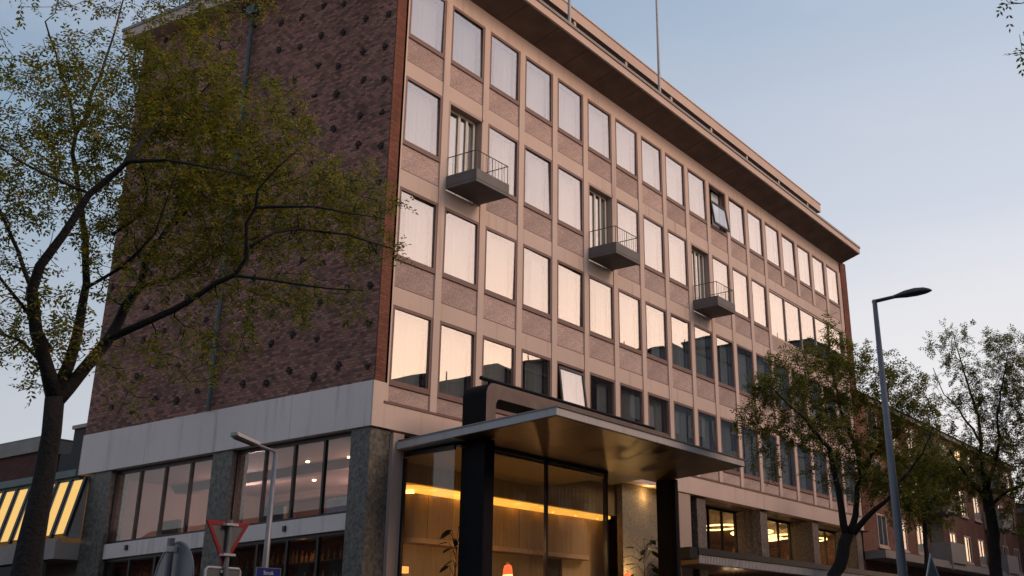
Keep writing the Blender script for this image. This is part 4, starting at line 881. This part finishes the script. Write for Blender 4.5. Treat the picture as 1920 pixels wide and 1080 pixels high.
# ---------------------------------------------------------------- signs
def text(parent, s, size, loc, rot, mat, name='lettering'):
    c = bpy.data.curves.new(name, 'FONT'); c.body = s; c.size = size; c.align_x = 'CENTER'; c.align_y = 'CENTER'; c.extrude = .001; c.materials.append(mat)
    o = bpy.data.objects.new(name, c); col.objects.link(o); dg = bpy.context.evaluated_depsgraph_get(); me = bpy.data.meshes.new_from_object(o.evaluated_get(dg)); bpy.data.objects.remove(o)
    o = bpy.data.objects.new(name, me); col.objects.link(o); o.location = loc; o.rotation_euler = rot; o.parent = parent; return o
# blue street name plate on the slim lamp
t = thing('street_name_sign', 'blue street name plate with white lettering on the slim lamp post', 'street sign', (-6.80, -4.02, 3.22))
MB().box(-.24, .24, -.012, .0, -.13, .13).build('plate', M['sign_blue'], t, bevel=.008)
fr = MB(); 
for q in ((-.245, .245, .125, .135), (-.245, .245, -.135, -.125), (-.245, -.235, -.125, .125), (.235, .245, -.125, .125)): fr.box(q[0], q[1], -.016, .001, q[2], q[3])
fr.build('border', M['pole_grey'], t)
text(t, 'Struik', .085, (0, -.014, .055), (R(90), 0, 0), M['sign_white']); text(t, 'Witgenstraat', .085, (0, -.014, -.05), (R(90), 0, 0), M['sign_white'])
t = thing('sign_plate', 'small pale plate under the blue street name plate', 'sign', (-6.80, -4.02, 3.03)); MB().box(-.18, .20, -.01, 0, -.10, .03).build('plate', M['sign_white'], t)
# yield sign seen from behind, with a framed plate under it
t = thing('yield_sign', 'triangular yield sign with a red rim seen from behind above a framed plate', 'road sign', (-9.86, -6.6, .1))
z0, z1 = 3.44, 2.99+.02
tri = lambda s, y: [(-.31*s-0, y, 3.255+.195*s+.0), (.31*s, y, 3.255+.195*s), (0, y, 3.255-.31*s+.0)]
def ringtri(s0, s1, ya, yb):
    m_ = MB(); A, B = tri(s0, ya), tri(s1, ya)
    for i in range(3):
        j = (i+1) % 3; m_.prism([A[i], A[j], B[j], B[i]], (0, yb-ya, 0))
    return m_
ringtri(1.06, .80, -.012, .012).build('rim', M['sign_red'], t)
MB().prism(tri(.80, -.006), (0, .010, 0)).build('plate', M['sign_back'], t)
MB().tube([(0,-.045,0), (0,-.045,3.48)], .03, 10).build('pole', M['galv'], t)
for z in (3.42, 3.06): MB().box(-.09, .09, -.09, -.013, z-.014, z+.014).build('clamp', M['sign_white'], t)
t = thing('sign_board', 'grey rectangular board with a white tubular frame below the yield sign', 'road sign', (-9.86, -6.60, 2.65))
MB().box(-.24, .24, -.004, .004, -.35, .34).build('plate', M['sign_back'], t)
MB().tube([(-.26,0,-.37), (-.26,0,.33), (-.23,0,.36), (.23,0,.36), (.26,0,.33), (.26,0,-.37)], .016, 8).build('frame', M['sign_white'], t)
MB().box(-.05, .05, -.03, -.005, .30, .33).build('clamp', M['sign_white'], t)
# round sign seen from behind
t = thing('round_sign', 'round grey road sign seen from behind at an angle', 'road sign', (-14.02, -10.93, .1)); t.rotation_euler.z = R(-13)
MB().tube([(-.006,0,2.27), (.006,0,2.27)], .29, 32).build('plate', M['sign_back'], t)
ci = [(0, .30*math.cos(a*math.pi/20), 2.27+.30*math.sin(a*math.pi/20)) for a in range(41)]
MB().tube(ci, .012, 6, cap=False).build('rim', M['galv'], t)
MB().tube([(-.05,0,0), (-.05,0,2.60)], .028, 10).build('pole', M['galv'], t)
MB().box(-.09, -.01, -.03, .03, 2.50, 2.54).build('clamp', M['sign_white'], t)
# warning sign
t = thing('warning_sign', 'triangular warning sign with point up seen from behind by the tall lamp', 'road sign', (-3.07, -13.41, .1))
T = lambda s, y: [(0, y, 2.93-.0-(1-s)*.42), (-.36*s, y, 2.51-.21*s-.0), (.36*s, y, 2.51-.21*s)]
t.rotation_euler.z = R(-12)
m_ = MB(); A, B = T(1.0, -.008), T(.86, -.008)
for i in range(3): j = (i+1) % 3; m_.prism([A[i], A[j], B[j], B[i]], (0, .016, 0))
m_.build('rim', M['sign_white'], t); MB().prism(T(.86, -.004), (0, .006, 0)).build('plate', M['sign_back'], t)
MB().tube([(.02,.04,0), (.02,.04,2.8)], .03, 10).build('pole', M['galv'], t)

# ---------------------------------------------------------------- trees
def grow(name, label, limbs, crown, n_targets, leaf, leafn, matleaf, seed, twig_r=.006, group=None, min_seg=.14, rach=.17, base=None, fill=1.0, limb_k=.78):
    rg = np.random.default_rng(seed); rr = random.Random(seed)
    wood = MB(); nodes = []; nrad = []
    bx, by, bz, br = limbs[0][0]
    root = thing(name, label, 'tree', (bx, by, .1), group)
    off = Vector((bx, by, .1))
    l0 = [(bx+.04, by+.02, .1, br*1.55), (bx+.03, by+.02, .5, br*1.25), (bx+.01, by, bz*.6, br*1.08)] + list(limbs[0])
    for li, L_ in enumerate([l0]+list(limbs[1:])):
        P = [Vector(p[:3]) for p in L_]; Rr = [p[3]*(.84 if li == 0 else limb_k*(1-.35*i/len(L_))) for i, p in enumerate(L_)]
        # subdivide with a little crookedness
        Q = []; S = []
        for i in range(len(P)-1):
            seg = P[i+1]-P[i]; k = max(1, int(seg.length/.22))
            for j in range(k):
                f = j/k; q = P[i]+seg*f
                if j: q += Vector((rr.gauss(0, 1), rr.gauss(0, 1), rr.gauss(0, 1)))*min(.022, Rr[i]*.5)
                Q.append(q); S.append(Rr[i]*(1-f)+Rr[i+1]*f)
        Q.append(P[-1]); S.append(Rr[-1])
        wood.tube([q-off for q in Q], S, 9 if S[0] > .05 else 6)
        if li > 0:
            for q, s_ in zip(Q, S): nodes.append(q[:]); nrad.append(s_)
    nodes = [tuple(q) for q in nodes]
    # targets in the crown volumes
    C_ = [np.array(c[:3]) for c in crown]; tot = np.array([c[3]*c[4]*c[5] for c in crown]); cnt = (n_targets*tot/tot.sum()).astype(int)+1
    T_ = []
    vd = np.array([.62, .78, 0.0]); hd_ = np.array([.78, -.62, 0.0])
    for c, cc, k in zip(crown, C_, cnt):
        u = rg.normal(size=(k, 3)); u /= np.linalg.norm(u, axis=1)[:, None]; u *= rg.random(k)[:, None]**(1/2.6)
        dep = .75*(c[3]+c[4])/2
        T_.append(cc + u[:, :1]*c[3]*hd_ + u[:, 1:2]*dep*vd + u[:, 2:]*np.array([0, 0, c[4]]))
    T_ = np.concatenate(T_); N = np.array(nodes)
    dist = np.array([np.min(np.sum((N-t_)**2, axis=1)) for t_ in T_]); order = np.argsort(dist)
    LV = []; 
    Nl = [N]; Rl = list(nrad)
    allN = np.zeros((len(N)+len(T_)*9, 3)); allN[:len(N)] = N; cntN = len(N); allR = np.zeros(len(allN)); allR[:cntN] = nrad
    for ti in order:
        tg = T_[ti]; d2 = np.sum((allN[:cntN]-tg)**2, axis=1); j = int(np.argmin(d2 + rg.random(cntN)*.05)); a = Vector(allN[j]); b_ = Vector(tg); L_ = (b_-a).length
        if L_ < .08: continue
        k = max(2, min(8, int(L_/.16))); perp = Vector(rg.normal(size=3)).cross(b_-a).normalized()*L_*.14*rr.uniform(-1, 1)
        pts = [a+(b_-a)*(i/k)+perp*math.sin(math.pi*i/k)+Vector((0, 0, -.06*L_*math.sin(math.pi*i/k))) + (Vector(rg.normal(size=3))*.018 if 0 < i < k else Vector((0,0,0))) for i in range(k+1)]
        r0_ = min(allR[j]*.85, twig_r*(1+L_*2.4)); r1_ = twig_r*.5
        wood.tube([p-off for p in pts], [r0_+(r1_-r0_)*i/k for i in range(k+1)], 5 if r0_ > .012 else 4, cap=False)
        for i in range(1, k+1):
            if cntN < len(allN): allN[cntN] = pts[i]; allR[cntN] = max(r1_, r0_+(r1_-r0_)*i/k); cntN += 1
        dirn = (b_-a).normalized()
        nl = leafn if rr.random() < fill else max(1, leafn//3)
        for q in range(nl):
            f = rr.uniform(.35, 1.0); i = min(k-1, int(f*k)); p = pts[i]+(pts[i+1]-pts[i])*(f*k-i)
            LV.append((p, dirn))
    # compound leaves: a drooping midrib with paired leaflets
    V = []; F = []
    for p, dirn in LV:
        d = (dirn*.35+Vector(rg.normal(size=3))*.75+Vector((0, 0, -.05))).normalized(); rl = rach*rr.uniform(.6, 1.25)
        side_ = d.cross(Vector((rr.gauss(0, .35), rr.gauss(0, .35), 1)))
        if side_.length < 1e-3: continue
        side_.normalize(); up = side_.cross(d); npair = 3 if rach > .1 else 2
        for q in range(npair*2+1):
            if q == npair*2: base_ = p+d*rl; ld = d
            else: base_ = p+d*rl*(q//2+.6)/npair; ld = (side_*(1 if q % 2 else -1)+d*.55).normalized()
            ld = (ld+Vector((0, 0, -.25))+Vector(rg.normal(size=3))*.12).normalized()
            l = leaf*rr.uniform(.7, 1.25); w_ = l*.22; wv = ld.cross(up)
            if wv.length < 1e-3: continue
            wv.normalize(); k0 = len(V); o_ = base_-off-Vector((0, 0, rl*.12*(q//2)/npair))
            V += [tuple(o_), tuple(o_+ld*l*.45+wv*w_), tuple(o_+ld*l), tuple(o_+ld*l*.45-wv*w_)]; F.append((k0, k0+1, k0+2, k0+3))
    wood.build('trunk', M['bark'], root, smooth=True)
    cm = MB(); cm.v = V; cm.f = F; cm.build('crown', matleaf, root)
    return root
grow('street_tree', 'large dark-limbed tree with yellow green leaflets spreading before the brick side wall', L_LIMBS, L_CROWN, 3000, .052, 5, M['leaf_left'], 3, group='street trees', twig_r=.0075, fill=.75)
grow('street_tree', 'round-crowned green tree before the right end of the hotel facade', M_LIMBS, M_CROWN, 1000, .086, 6, M['leaf_right'], 5, twig_r=.009, rach=.22, group='street trees', limb_k=.7)
grow('street_tree', 'airy half-bare tree at the right edge with a forked trunk', N_LIMBS, N_CROWN, 1150, .08, 6, M['leaf_right'], 8, twig_r=.010, rach=.20, group='street trees', fill=.75, limb_k=.62)
grow('street_tree', 'small distant tree with a thin straight trunk above the warning sign', O_LIMBS, O_CROWN, 330, .13, 6, M['leaf_right'], 12, twig_r=.012, rach=.28, group='street trees')
grow('street_tree', 'tree standing outside the frame whose twig tips reach into the top right corner', P_LIMBS, P_CROWN, 420, .055, 4, M['leaf_left'], 15, group='street trees')
